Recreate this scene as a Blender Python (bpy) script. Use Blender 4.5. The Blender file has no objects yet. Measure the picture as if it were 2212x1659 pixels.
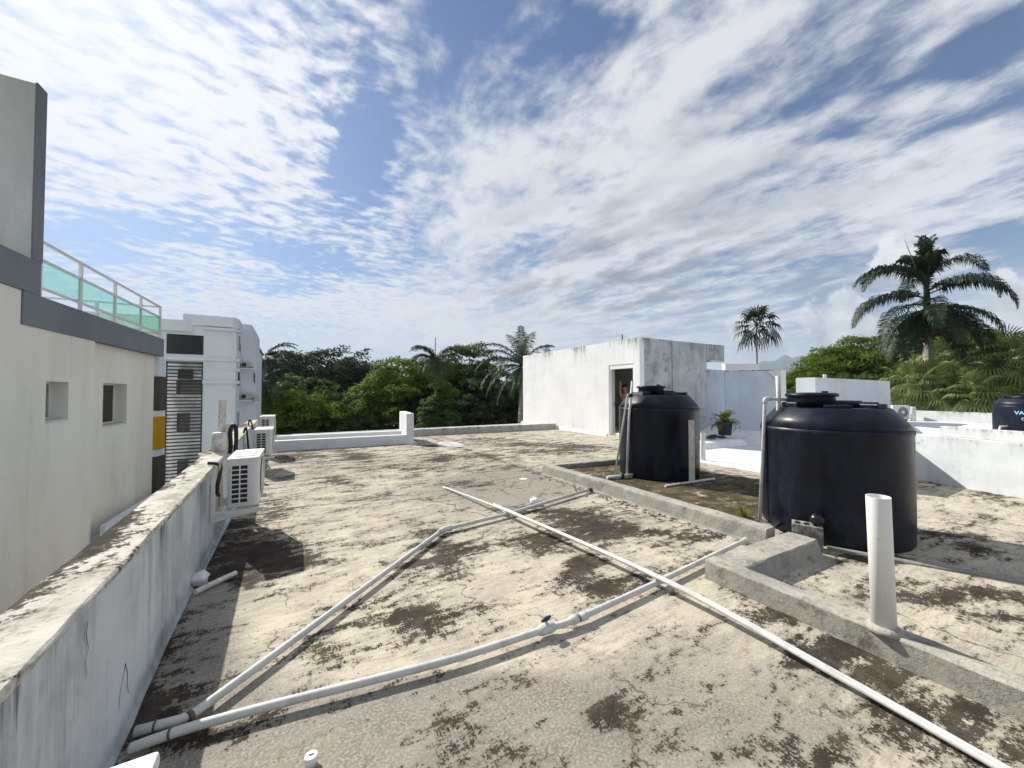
import bpy, bmesh, math, random
import numpy as np
from mathutils import Vector, Matrix
R = math.radians
S_ = bpy.context.scene
COL = S_.collection

# ------------------------------------------------------------------ camera
CAMH = 1.65; FPX = 820.0; YAW = R(29.6); PITCH = math.atan(18.5/FPX)
cam = bpy.data.cameras.new('camera'); camo = bpy.data.objects.new('camera', cam); COL.objects.link(camo)
camo.location = (0, 0, CAMH); camo.rotation_euler = (R(90)+PITCH, 0, -YAW)
cam.sensor_width = 36; cam.lens = FPX/2212*36; cam.clip_start = .05; cam.clip_end = 30000
S_.camera = camo

# ------------------------------------------------------------------ sun, sky, exposure
SUNV = Vector((-.47, 1.2, 1.0)).normalized()          # towards the sun
EL = math.asin(SUNV.z)
sun = bpy.data.lights.new('sun', 'SUN'); sun.energy = 5.0; sun.angle = R(.53); sun.color = (1, .95, .865)
suno = bpy.data.objects.new('sun', sun); COL.objects.link(suno)
suno.rotation_euler = (-SUNV).to_track_quat('-Z', 'Y').to_euler()
suno.location = (0, 0, 60)
S_.view_settings.view_transform = 'Standard'; S_.view_settings.look = 'None'
S_.view_settings.exposure = .58; S_.view_settings.gamma = 1

# survey: turns a sight line measured on the spot into a world position
_fw = Vector((math.sin(YAW)*math.cos(PITCH), math.cos(YAW)*math.cos(PITCH), math.sin(PITCH)))
_rt = Vector((math.cos(YAW), -math.sin(YAW), 0)); _up = _rt.cross(_fw)
def ray(x, y): return _fw + _rt*((x-1106)/FPX) + _up*(-(y-829.5)/FPX)
def G(x, y, z=0.0):
    r = ray(x, y); t = (z-CAMH)/r.z; return Vector((r.x*t, r.y*t, z))
def D(x, y, d):
    r = ray(x, y); r = r/r.dot(_fw); return Vector((r.x*d, r.y*d, CAMH+r.z*d))
def azel(x, y):
    r = ray(x, y).normalized(); return math.atan2(r.x, r.y), math.asin(r.z)

# ------------------------------------------------------------------ node helper
class NG:
    def __init__(s, nt): s.nt = nt
    def n(s, t, **k):
        o = s.nt.nodes.new(t)
        for a, b in k.items(): setattr(o, a, b)
        return o
    def put(s, sock, v):
        if v is None: return
        if hasattr(v, 'links') or isinstance(v, bpy.types.NodeSocket): s.nt.links.new(v, sock)
        else:
            if sock.type == 'RGBA' and not hasattr(v, '__len__'): v = (v, v, v, 1)
            if sock.type == 'RGBA' and len(v) == 3: v = (*v, 1)
            sock.default_value = v
    def m(s, op, a, b=None, c=None, clamp=False):
        o = s.n('ShaderNodeMath', operation=op); o.use_clamp = clamp
        s.put(o.inputs[0], a); s.put(o.inputs[1], b); s.put(o.inputs[2], c); return o.outputs[0]
    def vm(s, op, a, b=None):
        o = s.n('ShaderNodeVectorMath', operation=op); s.put(o.inputs[0], a); s.put(o.inputs[1], b)
        return o.outputs['Value'] if op in ('DOT_PRODUCT', 'LENGTH') else o.outputs[0]
    def noise(s, v, sc=1, det=6, ro=.6, di=0, col=False, dim='3D'):
        o = s.n('ShaderNodeTexNoise', noise_dimensions=dim)
        s.put(o.inputs['Vector'], v); s.put(o.inputs['Scale'], sc); s.put(o.inputs['Detail'], det)
        s.put(o.inputs['Roughness'], ro); s.put(o.inputs['Distortion'], di)
        return o.outputs['Color'] if col else o.outputs[0]
    def vor(s, v, sc=1, feature='F1', out='Distance', rnd=1):
        o = s.n('ShaderNodeTexVoronoi', feature=feature); s.put(o.inputs['Vector'], v); s.put(o.inputs['Scale'], sc)
        s.put(o.inputs['Randomness'], rnd); return o.outputs[out]
    def mp(s, v, sc=(1, 1, 1), rot=(0, 0, 0), loc=(0, 0, 0)):
        o = s.n('ShaderNodeMapping'); s.put(o.inputs[0], v); o.inputs['Scale'].default_value = sc
        o.inputs['Rotation'].default_value = rot; o.inputs['Location'].default_value = loc; return o.outputs[0]
    def mix(s, f, a, b, bt='MIX'):
        o = s.n('ShaderNodeMix', data_type='RGBA', blend_type=bt)
        s.put(o.inputs[0], f); s.put(o.inputs[6], a); s.put(o.inputs[7], b); return o.outputs[2]
    def mr(s, v, a, b, c=0, d=1, sm=True):
        o = s.n('ShaderNodeMapRange', interpolation_type='SMOOTHSTEP' if sm else 'LINEAR'); o.clamp = True
        for i, q in enumerate((v, a, b, c, d)): s.put(o.inputs[i], q)
        return o.outputs[0]
    def attr(s, n): return s.n('ShaderNodeAttribute', attribute_name=n).outputs['Fac']
    def xyz(s, v):
        o = s.n('ShaderNodeSeparateXYZ'); s.put(o.inputs[0], v); return o.outputs
    def comb(s, x=0, y=0, z=0):
        o = s.n('ShaderNodeCombineXYZ'); s.put(o.inputs[0], x); s.put(o.inputs[1], y); s.put(o.inputs[2], z); return o.outputs[0]
    def pos(s): return s.n('ShaderNodeNewGeometry').outputs['Position']

def mat(name, col=(.8, .8, .8), rough=.6, spec=.4, metal=0, fn=None):
    m_ = bpy.data.materials.new(name); m_.use_nodes = True
    g = NG(m_.node_tree); b = m_.node_tree.nodes['Principled BSDF']
    b.inputs['Base Color'].default_value = (*col[:3], 1); b.inputs['Roughness'].default_value = rough
    b.inputs['Specular IOR Level'].default_value = spec; b.inputs['Metallic'].default_value = metal
    if fn: fn(g, b)
    return m_
def bump(g, b, h, dist=.01, st=.5):
    o = g.n('ShaderNodeBump'); o.inputs['Strength'].default_value = st; o.inputs['Distance'].default_value = dist
    g.put(o.inputs['Height'], h); g.put(b.inputs['Normal'], o.outputs[0])

# ------------------------------------------------------------------ world
def make_world():
    w = bpy.data.worlds.new('World'); S_.world = w; w.use_nodes = True
    nt = w.node_tree; g = NG(nt); bg = nt.nodes['Background']
    sky = g.n('ShaderNodeTexSky', sky_type='NISHITA'); sky.sun_disc = False
    sky.sun_elevation = EL; sky.sun_rotation = math.atan2(SUNV.x, SUNV.y)
    sky.air_density = 1.0; sky.dust_density = .6; sky.ozone_density = 1.6
    d = g.n('ShaderNodeTexCoord').outputs['Generated']
    dn = g.vm('NORMALIZE', d)
    x, y, z = g.xyz(dn)
    az = g.m('ARCTAN2', x, y); el = g.m('ARCSINE', z)
    zz = g.m('ADD', g.m('MAXIMUM', z, 0.0), .07)
    P = g.comb(g.m('DIVIDE', x, zz), g.m('DIVIDE', y, zz), 0)
    # coverage field: sum of soft elliptical patches of sky (azimuth, elevation)
    AE = g.comb(az, el, 0)
    wob = g.noise(P, .9, 4, .6, col=True)
    AEw = g.vm('ADD', AE, g.vm('MULTIPLY', g.vm('SUBTRACT', wob, (.5, .5, .5)), (.30, .22, 0)))
    def blob(cx, cy, rx, ry, rot=0, amp=1, vec=None, sharp=(1.35, 0.0)):
        a0, e0 = azel(cx, cy); c, s = math.cos(R(rot)), math.sin(R(rot))
        ax = azel(cx+rx*c, cy+rx*s); ay = azel(cx-ry*s, cy+ry*c)
        M = Matrix(((ax[0]-a0, ay[0]-a0), (ax[1]-e0, ay[1]-e0))).inverted()
        o = g.vm('SUBTRACT', vec if vec is not None else AEw, (a0, e0, 0))
        u = g.vm('DOT_PRODUCT', o, (M[0][0], M[0][1], 0)); v = g.vm('DOT_PRODUCT', o, (M[1][0], M[1][1], 0))
        r = g.vm('LENGTH', g.comb(u, v, 0))
        return g.mr(r, sharp[0], sharp[1], 0, amp)
    cov = None
    for b_ in ((790, 340, 80, 150, 12, -.60), (650, 570, 150, 55, 5, -.55), (270, 510, 270, 50, 3, -.44), (1010, 40, 120, 90, -10, -.46),
               (1290, 70, 170, 90, 0, -.24), (1770, 190, 250, 55, -32, -.34), (1830, 285, 130, 34, -22, -.38), (2130, 90, 190, 95, -40, -.36),
               (2180, 500, 110, 90, 0, -.32), (850, 180, 260, 110, 20, -.14), (150, 600, 200, 60, 0, -.12),
               (250, 200, 520, 300, 10, .24), (1350, 480, 600, 180, -8, .38), (1000, 690, 620, 90, 0, .34), (1950, 400, 360, 70, -18, .18),
               (560, 640, 220, 40, 0, .10), (1500, 230, 340, 180, -30, .22)):
        o = blob(*b_); cov = o if cov is None else g.m('ADD', cov, o)
    # puffs (altocumulus) on the left, streaked sheets on the right
    warp = g.vm('ADD', P, g.vm('MULTIPLY', g.vm('SUBTRACT', g.noise(P, 2.2, 3, .5, col=True), (.5, .5, .5)), (.13, .13, 0)))
    puff = g.noise(g.mp(warp, (1.0, 1.35, 1), (0, 0, R(-25))), 11.5, 3, .55)
    puf2 = g.noise(g.mp(warp, (1.0, 1.5, 1), (0, 0, R(-25))), 3.2, 4, .6)
    strk = g.noise(g.mp(warp, (1.6, .9, 1), (0, 0, R(14))), 1.7, 7, .6)
    strk2 = g.noise(g.mp(warp, (1.3, 1.0, 1), (0, 0, R(14))), 7, 5, .62)
    left = g.mr(az, .42, .05)
    dl = g.m('ADD', g.m('MULTIPLY', puff, 1.15), g.m('SUBTRACT', g.m('MULTIPLY', puf2, .55), .31))
    dr = g.m('ADD', g.m('MULTIPLY', strk, 1.0), g.m('SUBTRACT', g.m('MULTIPLY', strk2, .62), .29))
    nz = g.m('ADD', g.m('MULTIPLY', dl, left), g.m('MULTIPLY', dr, g.m('SUBTRACT', 1.0, left)))
    dens = g.m('ADD', nz, g.m('MULTIPLY', cov, .62))
    dens = g.mr(dens, .335, .72)
    hz = g.mr(el, .22, .0)
    dens = g.m('MAXIMUM', dens, g.m('MULTIPLY', hz, .85))
    # cloud tone: bright veil near the sun, thick grey sheet low in the middle
    sd = g.vm('DOT_PRODUCT', dn, tuple(SUNV))
    glow = g.m('POWER', g.m('MAXIMUM', sd, 0), 9)
    thick = g.m('ADD', blob(1380, 600, 640, 170, 0, .72), g.m('ADD', blob(1650, 330, 420, 190, -20, .30), blob(1850, 660, 330, 130, 0, .45)))
    tone = g.noise(g.mp(warp, (1.5, .8, 1), (0, 0, R(14))), 2.6, 5, .55)
    gray = g.m('MULTIPLY', thick, g.mr(tone, .34, .62, 1.6, .15))
    gray = g.m('ADD', gray, g.mr(tone, .5, .8, .0, -.08))
    cc = g.mix(g.m('MINIMUM', g.m('MAXIMUM', gray, 0), 1), (.87, .89, .92), (.33, .365, .41))
    # cumulus heads low on the right
    AEc = g.vm('ADD', AE, g.vm('MULTIPLY', g.vm('SUBTRACT', g.noise(dn, 9, 7, .62, col=True), (.5, .5, .5)), (.17, .17, 0)))
    cum = None
    for b_ in ((1835, 640, 42, 40), (1812, 700, 62, 50), (1775, 715, 60, 42), (1850, 735, 110, 46), (1950, 560, 60, 40), (2000, 545, 42, 34),
               (2190, 640, 70, 52), (2170, 690, 70, 46), (1700, 770, 120, 30), (2230, 700, 120, 60), (1600, 715, 46, 30)):
        o = blob(b_[0], b_[1], b_[2], b_[3], 0, 1.0, AEc, (1.25, .76)); cum = o if cum is None else g.m('MAXIMUM', cum, o)
    puffy = g.noise(dn, 22, 5, .55)
    ct = g.m('ADD', g.mr(el, .03, .25, 0, .85, False), g.m('MULTIPLY', g.m('SUBTRACT', puffy, .46), 2.4))
    ccol = g.mix(g.m('MINIMUM', g.m('MAXIMUM', ct, 0), 1), (.36, .39, .44), (1.08, 1.08, 1.06))
    cc = g.mix(g.m('MULTIPLY', cum, .95), cc, ccol)
    dens = g.m('MAXIMUM', dens, g.m('MULTIPLY', cum, .92))
    gl = g.m('ADD', 1.0, g.m('MULTIPLY', glow, .32))
    cc = g.vm('MULTIPLY', cc, g.comb(gl, gl, gl))
    skyc = g.vm('MULTIPLY', sky.outputs[0], (.074, .089, .110))
    skyc = g.mix(g.mr(el, .30, -.05, 0, .6), skyc, (.56, .63, .72))
    fin = g.mix(g.m('MULTIPLY', dens, .96), skyc, cc)
    nt.links.new(fin, bg.inputs['Color']); bg.inputs['Strength'].default_value = .62
make_world()

# ------------------------------------------------------------------ mesh helpers
class MB:
    def __init__(s): s.v = []; s.f = []; s.sm = []
    def add(s, vs, fs, smooth=False):
        o = len(s.v); s.v += [tuple(v) for v in vs]; s.f += [tuple(i+o for i in f) for f in fs]; s.sm += [smooth]*len(fs); return s
    def box(s, a, b):
        (x0, y0, z0), (x1, y1, z1) = a, b
        return s.prism([(x0, y0), (x1, y0), (x1, y1), (x0, y1)], z0, z1)
    def prism(s, p, z0, z1):
        n = len(p)
        ar = sum(p[i][0]*p[(i+1) % n][1]-p[(i+1) % n][0]*p[i][1] for i in range(n))
        if ar < 0: p = p[::-1]
        if not hasattr(z1, '__len__'): z1 = [z1]*n
        vs = [(q[0], q[1], z0) for q in p]+[(q[0], q[1], z) for q, z in zip(p, z1)]
        fs = [tuple(range(n))[::-1], tuple(range(n, 2*n))]+[(i, (i+1) % n, n+(i+1) % n, n+i) for i in range(n)]
        return s.add(vs, fs)
    def wallrun(s, p, q, th, z0, z1, side=1):   # wall from p to q, thickness th to its left (side=1) or right
        d = Vector((q[0]-p[0], q[1]-p[1])).normalized(); n = Vector((-d.y, d.x))*th*side
        return s.prism([p, q, (q[0]+n.x, q[1]+n.y), (p[0]+n.x, p[1]+n.y)], z0, z1)
    def tube(s, pts, r, seg=14, caps=True, smooth=True, hollow=0):
        pts = [Vector(p) for p in pts]; n = len(pts)
        rs = r if hasattr(r, '__len__') else [r]*n
        t0 = (pts[1]-pts[0]).normalized(); up = Vector((0, 0, 1)) if abs(t0.z) < .9 else Vector((1, 0, 0))
        a = t0.cross(up).normalized(); vs = []
        for i in range(n):
            t = ((pts[min(i+1, n-1)]-pts[i]).normalized()+(pts[i]-pts[max(i-1, 0)]).normalized()).normalized()
            a = (a-t*a.dot(t)).normalized(); b = t.cross(a)
            for k in range(seg):
                w = 2*math.pi*k/seg; vs.append(pts[i]+(a*math.cos(w)+b*math.sin(w))*rs[i])
        fs = [(i*seg+k, i*seg+(k+1) % seg, (i+1)*seg+(k+1) % seg, (i+1)*seg+k) for i in range(n-1) for k in range(seg)]
        s.add(vs, fs, smooth)
        if caps:
            o = len(s.v)-n*seg
            s.f += [tuple(o+k for k in range(seg))[::-1]]; s.sm.append(False)
            if hollow:
                vs = [pts[-1]+(Vector(s.v[o+(n-1)*seg+k])-pts[-1])*(1-hollow) for k in range(seg)]
                dn = (pts[-2]-pts[-1]).normalized()*rs[-1]*5
                s.add([s.v[o+(n-1)*seg+k] for k in range(seg)]+vs+[v+dn for v in vs],
                      [(k, (k+1) % seg, seg+(k+1) % seg, seg+k) for k in range(seg)]+[(seg+k, seg+(k+1) % seg, 2*seg+(k+1) % seg, 2*seg+k) for k in range(seg)]+[tuple(2*seg+k for k in range(seg))])
            else:
                s.f += [tuple(o+(n-1)*seg+k for k in range(seg))]; s.sm.append(False)
        return s
    def lathe(s, prof, c, seg=48, smooth=False, a0=0):
        n = len(prof); vs = [(c[0]+r*math.cos(a0+2*math.pi*k/seg), c[1]+r*math.sin(a0+2*math.pi*k/seg), c[2]+z) for r, z in prof for k in range(seg)]
        fs = [(i*seg+k, i*seg+(k+1) % seg, (i+1)*seg+(k+1) % seg, (i+1)*seg+k) for i in range(n-1) for k in range(seg)]
        s.add(vs, fs, smooth)
        o = len(s.v)-n*seg
        s.f += [tuple(o+k for k in range(seg))[::-1], tuple(o+(n-1)*seg+k for k in range(seg))]; s.sm += [False, False]
        return s
    def ball(s, c, r, seg=16, rings=10, sc=(1, 1, 1)):
        vs = [(c[0], c[1], c[2]-r*sc[2])]
        for i in range(1, rings):
            t = math.pi*i/rings
            vs += [(c[0]+r*sc[0]*math.sin(t)*math.cos(2*math.pi*k/seg), c[1]+r*sc[1]*math.sin(t)*math.sin(2*math.pi*k/seg), c[2]-r*sc[2]*math.cos(t)) for k in range(seg)]
        vs.append((c[0], c[1], c[2]+r*sc[2])); L = len(vs)-1
        fs = [(0, 1+(k+1) % seg, 1+k) for k in range(seg)]
        fs += [(1+i*seg+k, 1+i*seg+(k+1) % seg, 1+(i+1)*seg+(k+1) % seg, 1+(i+1)*seg+k) for i in range(rings-2) for k in range(seg)]
        fs += [(1+(rings-2)*seg+k, 1+(rings-2)*seg+(k+1) % seg, L) for k in range(seg)]
        return s.add(vs, fs, True)

def link(name, me, m_, parent=None, org=None):
    o = bpy.data.objects.new(name, me); COL.objects.link(o)
    if m_ is not None:
        for q in (m_ if isinstance(m_, (list, tuple)) else [m_]): me.materials.append(q)
    if parent: o.parent = parent
    return o
def root_loc(p):
    l = Vector((0, 0, 0))
    while p is not None: l = l+p.location; p = p.parent
    return l
def build(mb, name, m_, parent=None, bevel=0, loc=None, segs=2):
    off = root_loc(parent) if parent else Vector(loc) if loc is not None else Vector((0, 0, 0))
    me = bpy.data.meshes.new(name)
    me.from_pydata([tuple(Vector(v)-off) for v in mb.v], [], mb.f); me.update()
    for p, s in zip(me.polygons, mb.sm): p.use_smooth = s
    o = link(name, me, m_, parent)
    if not parent and loc is not None: o.location = loc
    if bevel:
        b = o.modifiers.new('bevel', 'BEVEL'); b.width = bevel; b.segments = segs; b.limit_method = 'ANGLE'; b.angle_limit = R(40)
    return o
def tag(o, label, cat, group=None):
    o['label'] = label; o['category'] = cat
    if group: o['group'] = group
    return o
def empty(name, loc, label, cat, group=None):
    o = bpy.data.objects.new(name, None); o.empty_display_size = .2; COL.objects.link(o); o.location = loc
    return tag(o, label, cat, group)
def struct(o): o['kind'] = 'structure'; return o
def refresh():
    bpy.context.view_layer.update()

# ------------------------------------------------------------------ materials
def f_floor(g, b):
    p = g.pos(); moss = g.attr('moss'); gr = g.attr('grey'); wh = g.attr('white'); lum = g.attr('algae')
    big = g.noise(p, .9, 6, .6); mid = g.noise(g.mp(p, (1.0, 2.1, 1), (0, 0, R(8))), 2.0, 9, .68, .3)
    fine = g.noise(p, 14, 8, .72); gran = g.noise(p, 70, 3, .6)
    broom = g.noise(g.mp(p, (7, 90, 1), (0, 0, R(12))), 1, 3, .6); broom2 = g.noise(g.mp(p, (95, 7, 1), (0, 0, R(8))), 1, 3, .6)
    cream = g.mix(g.mr(g.noise(p, 2.6, 5, .6), .35, .68), (.55, .495, .385), (.415, .38, .31))
    grey = g.mix(g.mr(mid, .4, .62), (.150, .145, .130), (.262, .248, .216))
    gm = g.m('ADD', gr, g.m('MULTIPLY', g.m('SUBTRACT', g.m('ADD', g.m('MULTIPLY', big, .5), g.m('MULTIPLY', mid, .5)), .5), 3.2))
    gm = g.m('ADD', gm, g.m('MULTIPLY', g.m('SUBTRACT', fine, .5), .9))
    c = g.mix(g.mr(gm, -.25, .75, 0, .85), cream, grey)
    # fine wear of the old coating, broom marks, speckle
    c = g.mix(g.mr(g.m('ADD', g.m('MULTIPLY', broom, .55), g.m('MULTIPLY', g.noise(g.mp(p, (1, 3.2, 1), (0, 0, R(10))), 3.5, 7, .68), .6)), .52, .68, 0, .55), c, (.24, .215, .175))
    c = g.mix(g.mr(g.m('ADD', gran, g.m('MULTIPLY', fine, .4)), .62, .86, 0, .3), c, (.75, .66, .52))
    # crackled patches
    pw = g.vm('ADD', p, g.vm('MULTIPLY', g.vm('SUBTRACT', g.noise(p, 9, 4, .6, col=True), (.5, .5, .5)), (.1, .1, 0)))
    ed = g.vor(g.mp(pw, (1, 1.25, 1)), 17, 'DISTANCE_TO_EDGE')
    crk = g.m('MULTIPLY', g.mr(ed, .11, .02), g.mr(g.m('ADD', g.m('ADD', g.m('MULTIPLY', gr, .09), g.m('MULTIPLY', moss, .20)), g.noise(p, 1.9, 5, .6)), .60, .76))
    crk = g.m('MULTIPLY', crk, g.mr(g.noise(p, 11, 3, .6), .4, .6))
    c = g.mix(g.m('MULTIPLY', crk, .75), c, (.10, .085, .065))
    # long cracks
    pc = g.vm('ADD', p, g.vm('MULTIPLY', g.vm('SUBTRACT', g.noise(p, 2.5, 7, .65, col=True), (.5, .5, .5)), (.55, .55, 0)))
    lc = g.mr(g.vor(pc, .62, 'DISTANCE_TO_EDGE'), .0070, .0022)
    c = g.mix(g.m('MULTIPLY', lc, g.mr(g.noise(p, 1.3, 2, .5), .42, .5, 0, .8)), c, (.10, .08, .06))
    # moss and dirt
    mm = g.m('ADD', moss, g.m('MULTIPLY', g.m('SUBTRACT', mid, .5), 4.4))
    mm = g.m('ADD', mm, g.m('MULTIPLY', g.m('SUBTRACT', fine, .5), 3.4))
    mm = g.m('ADD', mm, g.m('MULTIPLY', g.m('SUBTRACT', gran, .5), 2.0))
    drag = g.noise(g.mp(p, (1.1, 5.5, 1), (0, 0, R(-4))), 2.2, 6, .65)
    mm = g.m('ADD', mm, g.m('MULTIPLY', g.m('SUBTRACT', broom2, .5), .9))
    mm = g.m('ADD', mm, g.m('MULTIPLY', g.m('SUBTRACT', drag, .5), 2.0))
    c = g.mix(g.mr(mm, -.12, .50, 0, .55), c, (.155, .138, .108))
    mk = g.mr(mm, .40, .62)
    brown = g.mix(g.mr(g.noise(p, 5, 5, .6), .4, .62), (.024, .018, .012), (.062, .049, .034))
    brown = g.mix(g.mr(lum, 0, 1), brown, g.mix(g.mr(g.noise(p, 4, 6, .65), .38, .66), (.040, .032, .012), (.13, .10, .045)))
    c = g.mix(g.m('MULTIPLY', mk, .92), c, brown)
    blk = g.mr(g.m('ADD', mm, g.m('MULTIPLY', g.m('SUBTRACT', g.noise(p, 3.3, 6, .6), .5), 3.0)), 1.1, 1.9)
    c = g.mix(g.m('MULTIPLY', blk, .75), c, (.035, .030, .024))
    # tiny loose flecks
    fl = g.mr(g.m('ADD', g.noise(g.mp(p, (1, 1.6, 1)), 26, 2, .5), g.m('MULTIPLY', g.noise(p, 1.2, 3, .5), .25)), .80, .85)
    c = g.mix(g.m('MULTIPLY', fl, .8), c, (.085, .07, .05))
    # white roof paint
    wm = g.mr(g.m('ADD', wh, g.m('MULTIPLY', g.m('SUBTRACT', fine, .5), .35)), .45, .55)
    c = g.mix(wm, c, g.mix(g.mr(mid, .42, .7), (.80, .80, .80), (.66, .67, .68)))
    g.put(b.inputs['Base Color'], c); b.inputs['Roughness'].default_value = .92; b.inputs['Specular IOR Level'].default_value = .15
    h = g.m('ADD', g.m('ADD', g.m('MULTIPLY', fine, .6), g.m('MULTIPLY', gran, .35)), g.m('MULTIPLY', mk, .45))
    h = g.m('SUBTRACT', h, g.m('MULTIPLY', crk, .5))
    bump(g, b, h, .012, .55)
M_floor = mat('weathered_roof_concrete', fn=f_floor)

def wallpaint(name, base, base2, top, amt=.5, dark=(.10, .105, .10), rise=1.4, patch=0, scale=1.0, lowdirt=0, zlow=0, drip=1.0, lo=.55):
    def fn(g, b):
        p = g.pos(); z = g.xyz(p)[2]
        st = g.noise(g.mp(p, (5.5*scale, 5.5*scale, .45)), 1, 6, .68); st2 = g.noise(g.mp(p, (20*scale, 20*scale, .9)), 1, 4, .65)
        bl = g.noise(p, 1.1*scale, 6, .65); fi = g.noise(p, 34, 5, .7)
        c = g.mix(g.mr(bl, .34, .68), base, base2)
        topg = g.mr(g.m('SUBTRACT', top, z), rise, 0)
        s = g.m('ADD', g.m('MULTIPLY', st, .7), g.m('MULTIPLY', st2, .35))
        pick = g.mr(g.noise(g.mp(p, (1.1*scale, 1.1*scale, .1)), 1, 3, .6), .40, .66)
        s = g.m('ADD', g.m('MULTIPLY', st, .75), g.m('MULTIPLY', bl, .30)); s = g.m('ADD', s, g.m('MULTIPLY', g.m('MULTIPLY', topg, pick), .17*drip))
        c = g.mix(g.mr(s, lo, lo+.25, 0, amt), c, g.mix(.45, dark, base2))
        s2 = g.m('ADD', g.m('MULTIPLY', st2, .60), g.m('ADD', g.m('MULTIPLY', st, .40), g.m('MULTIPLY', g.m('MULTIPLY', g.mr(g.m('SUBTRACT', top, z), rise*.5, 0), pick), .22*drip)))
        c = g.mix(g.mr(s2, .655, .76, 0, min(1, amt*1.4)), c, dark)
        if patch:
            c = g.mix(g.mr(g.noise(p, 2.6*scale, 8, .7), .60-.1*patch, .70, 0, .65), c, dark)
        if lowdirt:
            lg = g.mr(g.m('SUBTRACT', z, zlow), .35, 0)
            c = g.mix(g.mr(g.m('ADD', g.m('MULTIPLY', lg, .5), g.m('MULTIPLY', bl, .7)), .62, .95, 0, lowdirt), c, (.13, .125, .11))
        c = g.mix(g.mr(fi, .5, .8, 0, .13), c, (.30, .30, .29))
        g.put(b.inputs['Base Color'], c); b.inputs['Roughness'].default_value = .85; b.inputs['Specular IOR Level'].default_value = .2
        bump(g, b, g.m('ADD', g.m('MULTIPLY', fi, .7), bl), .008, .4)
    return mat(name, fn=fn)
M_bulk = wallpaint('white_weathered_paint', (.85, .86, .86), (.78, .79, .79), 3.56, .50, (.13, .13, .12), 1.2)
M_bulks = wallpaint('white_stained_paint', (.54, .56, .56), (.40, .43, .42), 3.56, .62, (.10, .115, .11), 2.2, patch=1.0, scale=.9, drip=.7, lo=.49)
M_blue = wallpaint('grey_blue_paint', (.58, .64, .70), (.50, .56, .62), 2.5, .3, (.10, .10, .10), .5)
M_par = wallpaint('parapet_paint', (.62, .65, .67), (.48, .505, .52), .82, .85, (.12, .13, .13), .75, scale=1.6, lowdirt=.6, lo=.50)
M_white = wallpaint('white_roof_wall', (.76, .77, .78), (.66, .68, .70), 1.0, .3, (.16, .16, .15), .3, scale=1.4)
M_right = wallpaint('boundary_paint', (.66, .69, .70), (.56, .59, .60), .86, .45, (.10, .10, .09), .32, patch=.12, scale=1.2)
def stucco(name, c1, c2, sc=60, st=.5, streak=.12, dark=(.25, .24, .2)):
    def fn(g, b):
        p = g.pos(); fi = g.noise(p, sc, 4, .7); bl = g.noise(g.mp(p, (1, 1, .35)), .8, 6, .6)
        c = g.mix(g.mr(bl, .35, .68), c1, c2); c = g.mix(g.mr(fi, .42, .7, 0, .16), c, dark)
        c = g.mix(g.mr(g.noise(g.mp(p, (3, 3, .3)), 1, 6, .65), .52, .75, 0, streak), c, dark)
        g.put(b.inputs['Base Color'], c); b.inputs['Roughness'].default_value = .9; b.inputs['Specular IOR Level'].default_value = .15
        bump(g, b, fi, .012, st)
    return mat(name, fn=fn)
M_cream = stucco('cream_stucco', (.88, .84, .735), (.79, .75, .635), 45, 1.0, .22, (.30, .28, .20))
M_band = stucco('grey_band_paint', (.23, .245, .26), (.175, .19, .205), 50, .5, .3, (.07, .075, .08))
M_rawc = stucco('raw_concrete', (.68, .67, .62), (.50, .50, .46), 30, .5, .5, (.13, .13, .115))
M_bldg = stucco('white_facade', (.70, .73, .77), (.64, .67, .71), 40, .3, .10, (.3, .31, .33))
M_brown = stucco('brown_paint', (.085, .07, .062), (.07, .06, .052), 50, .4)
M_yel = stucco('ochre_paint', (.52, .29, .015), (.46, .25, .012), 50, .4, .1, (.25, .13, .01))
def f_curb(g, b):
    p = g.pos(); z = g.xyz(p)[2]; fi = g.noise(p, 22, 7, .7); bl = g.noise(p, 2.4, 7, .65)
    c = g.mix(g.mr(bl, .36, .66), (.46, .44, .375), (.30, .29, .255))
    c = g.mix(g.mr(fi, .44, .72, 0, .5), c, (.17, .16, .135))
    pw = g.vm('ADD', p, g.vm('MULTIPLY', g.vm('SUBTRACT', g.noise(p, 6, 4, .6, col=True), (.5, .5, .5)), (.12, .12, .12)))
    ed = g.vor(pw, 19, 'DISTANCE_TO_EDGE'); side = g.mr(z, .165, .150)
    c = g.mix(g.m('MULTIPLY', g.mr(ed, .07, .0), g.mr(g.noise(p, 3, 3, .5), .42, .6, 0, .30)), c, (.12, .115, .10))
    c = g.mix(g.m('MULTIPLY', side, .38), c, (.22, .225, .21))
    c = g.mix(g.mr(g.noise(p, 4.5, 8, .72), .55, .68, 0, .7), c, (.13, .115, .085))
    g.put(b.inputs['Base Color'], c); b.inputs['Roughness'].default_value = .93; b.inputs['Specular IOR Level'].default_value = .15
    bump(g, b, g.m('ADD', fi, g.mr(ed, .05, 0, 0, -.12)), .012, .6)
M_curb = mat('curb_concrete', fn=f_curb)
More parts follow.
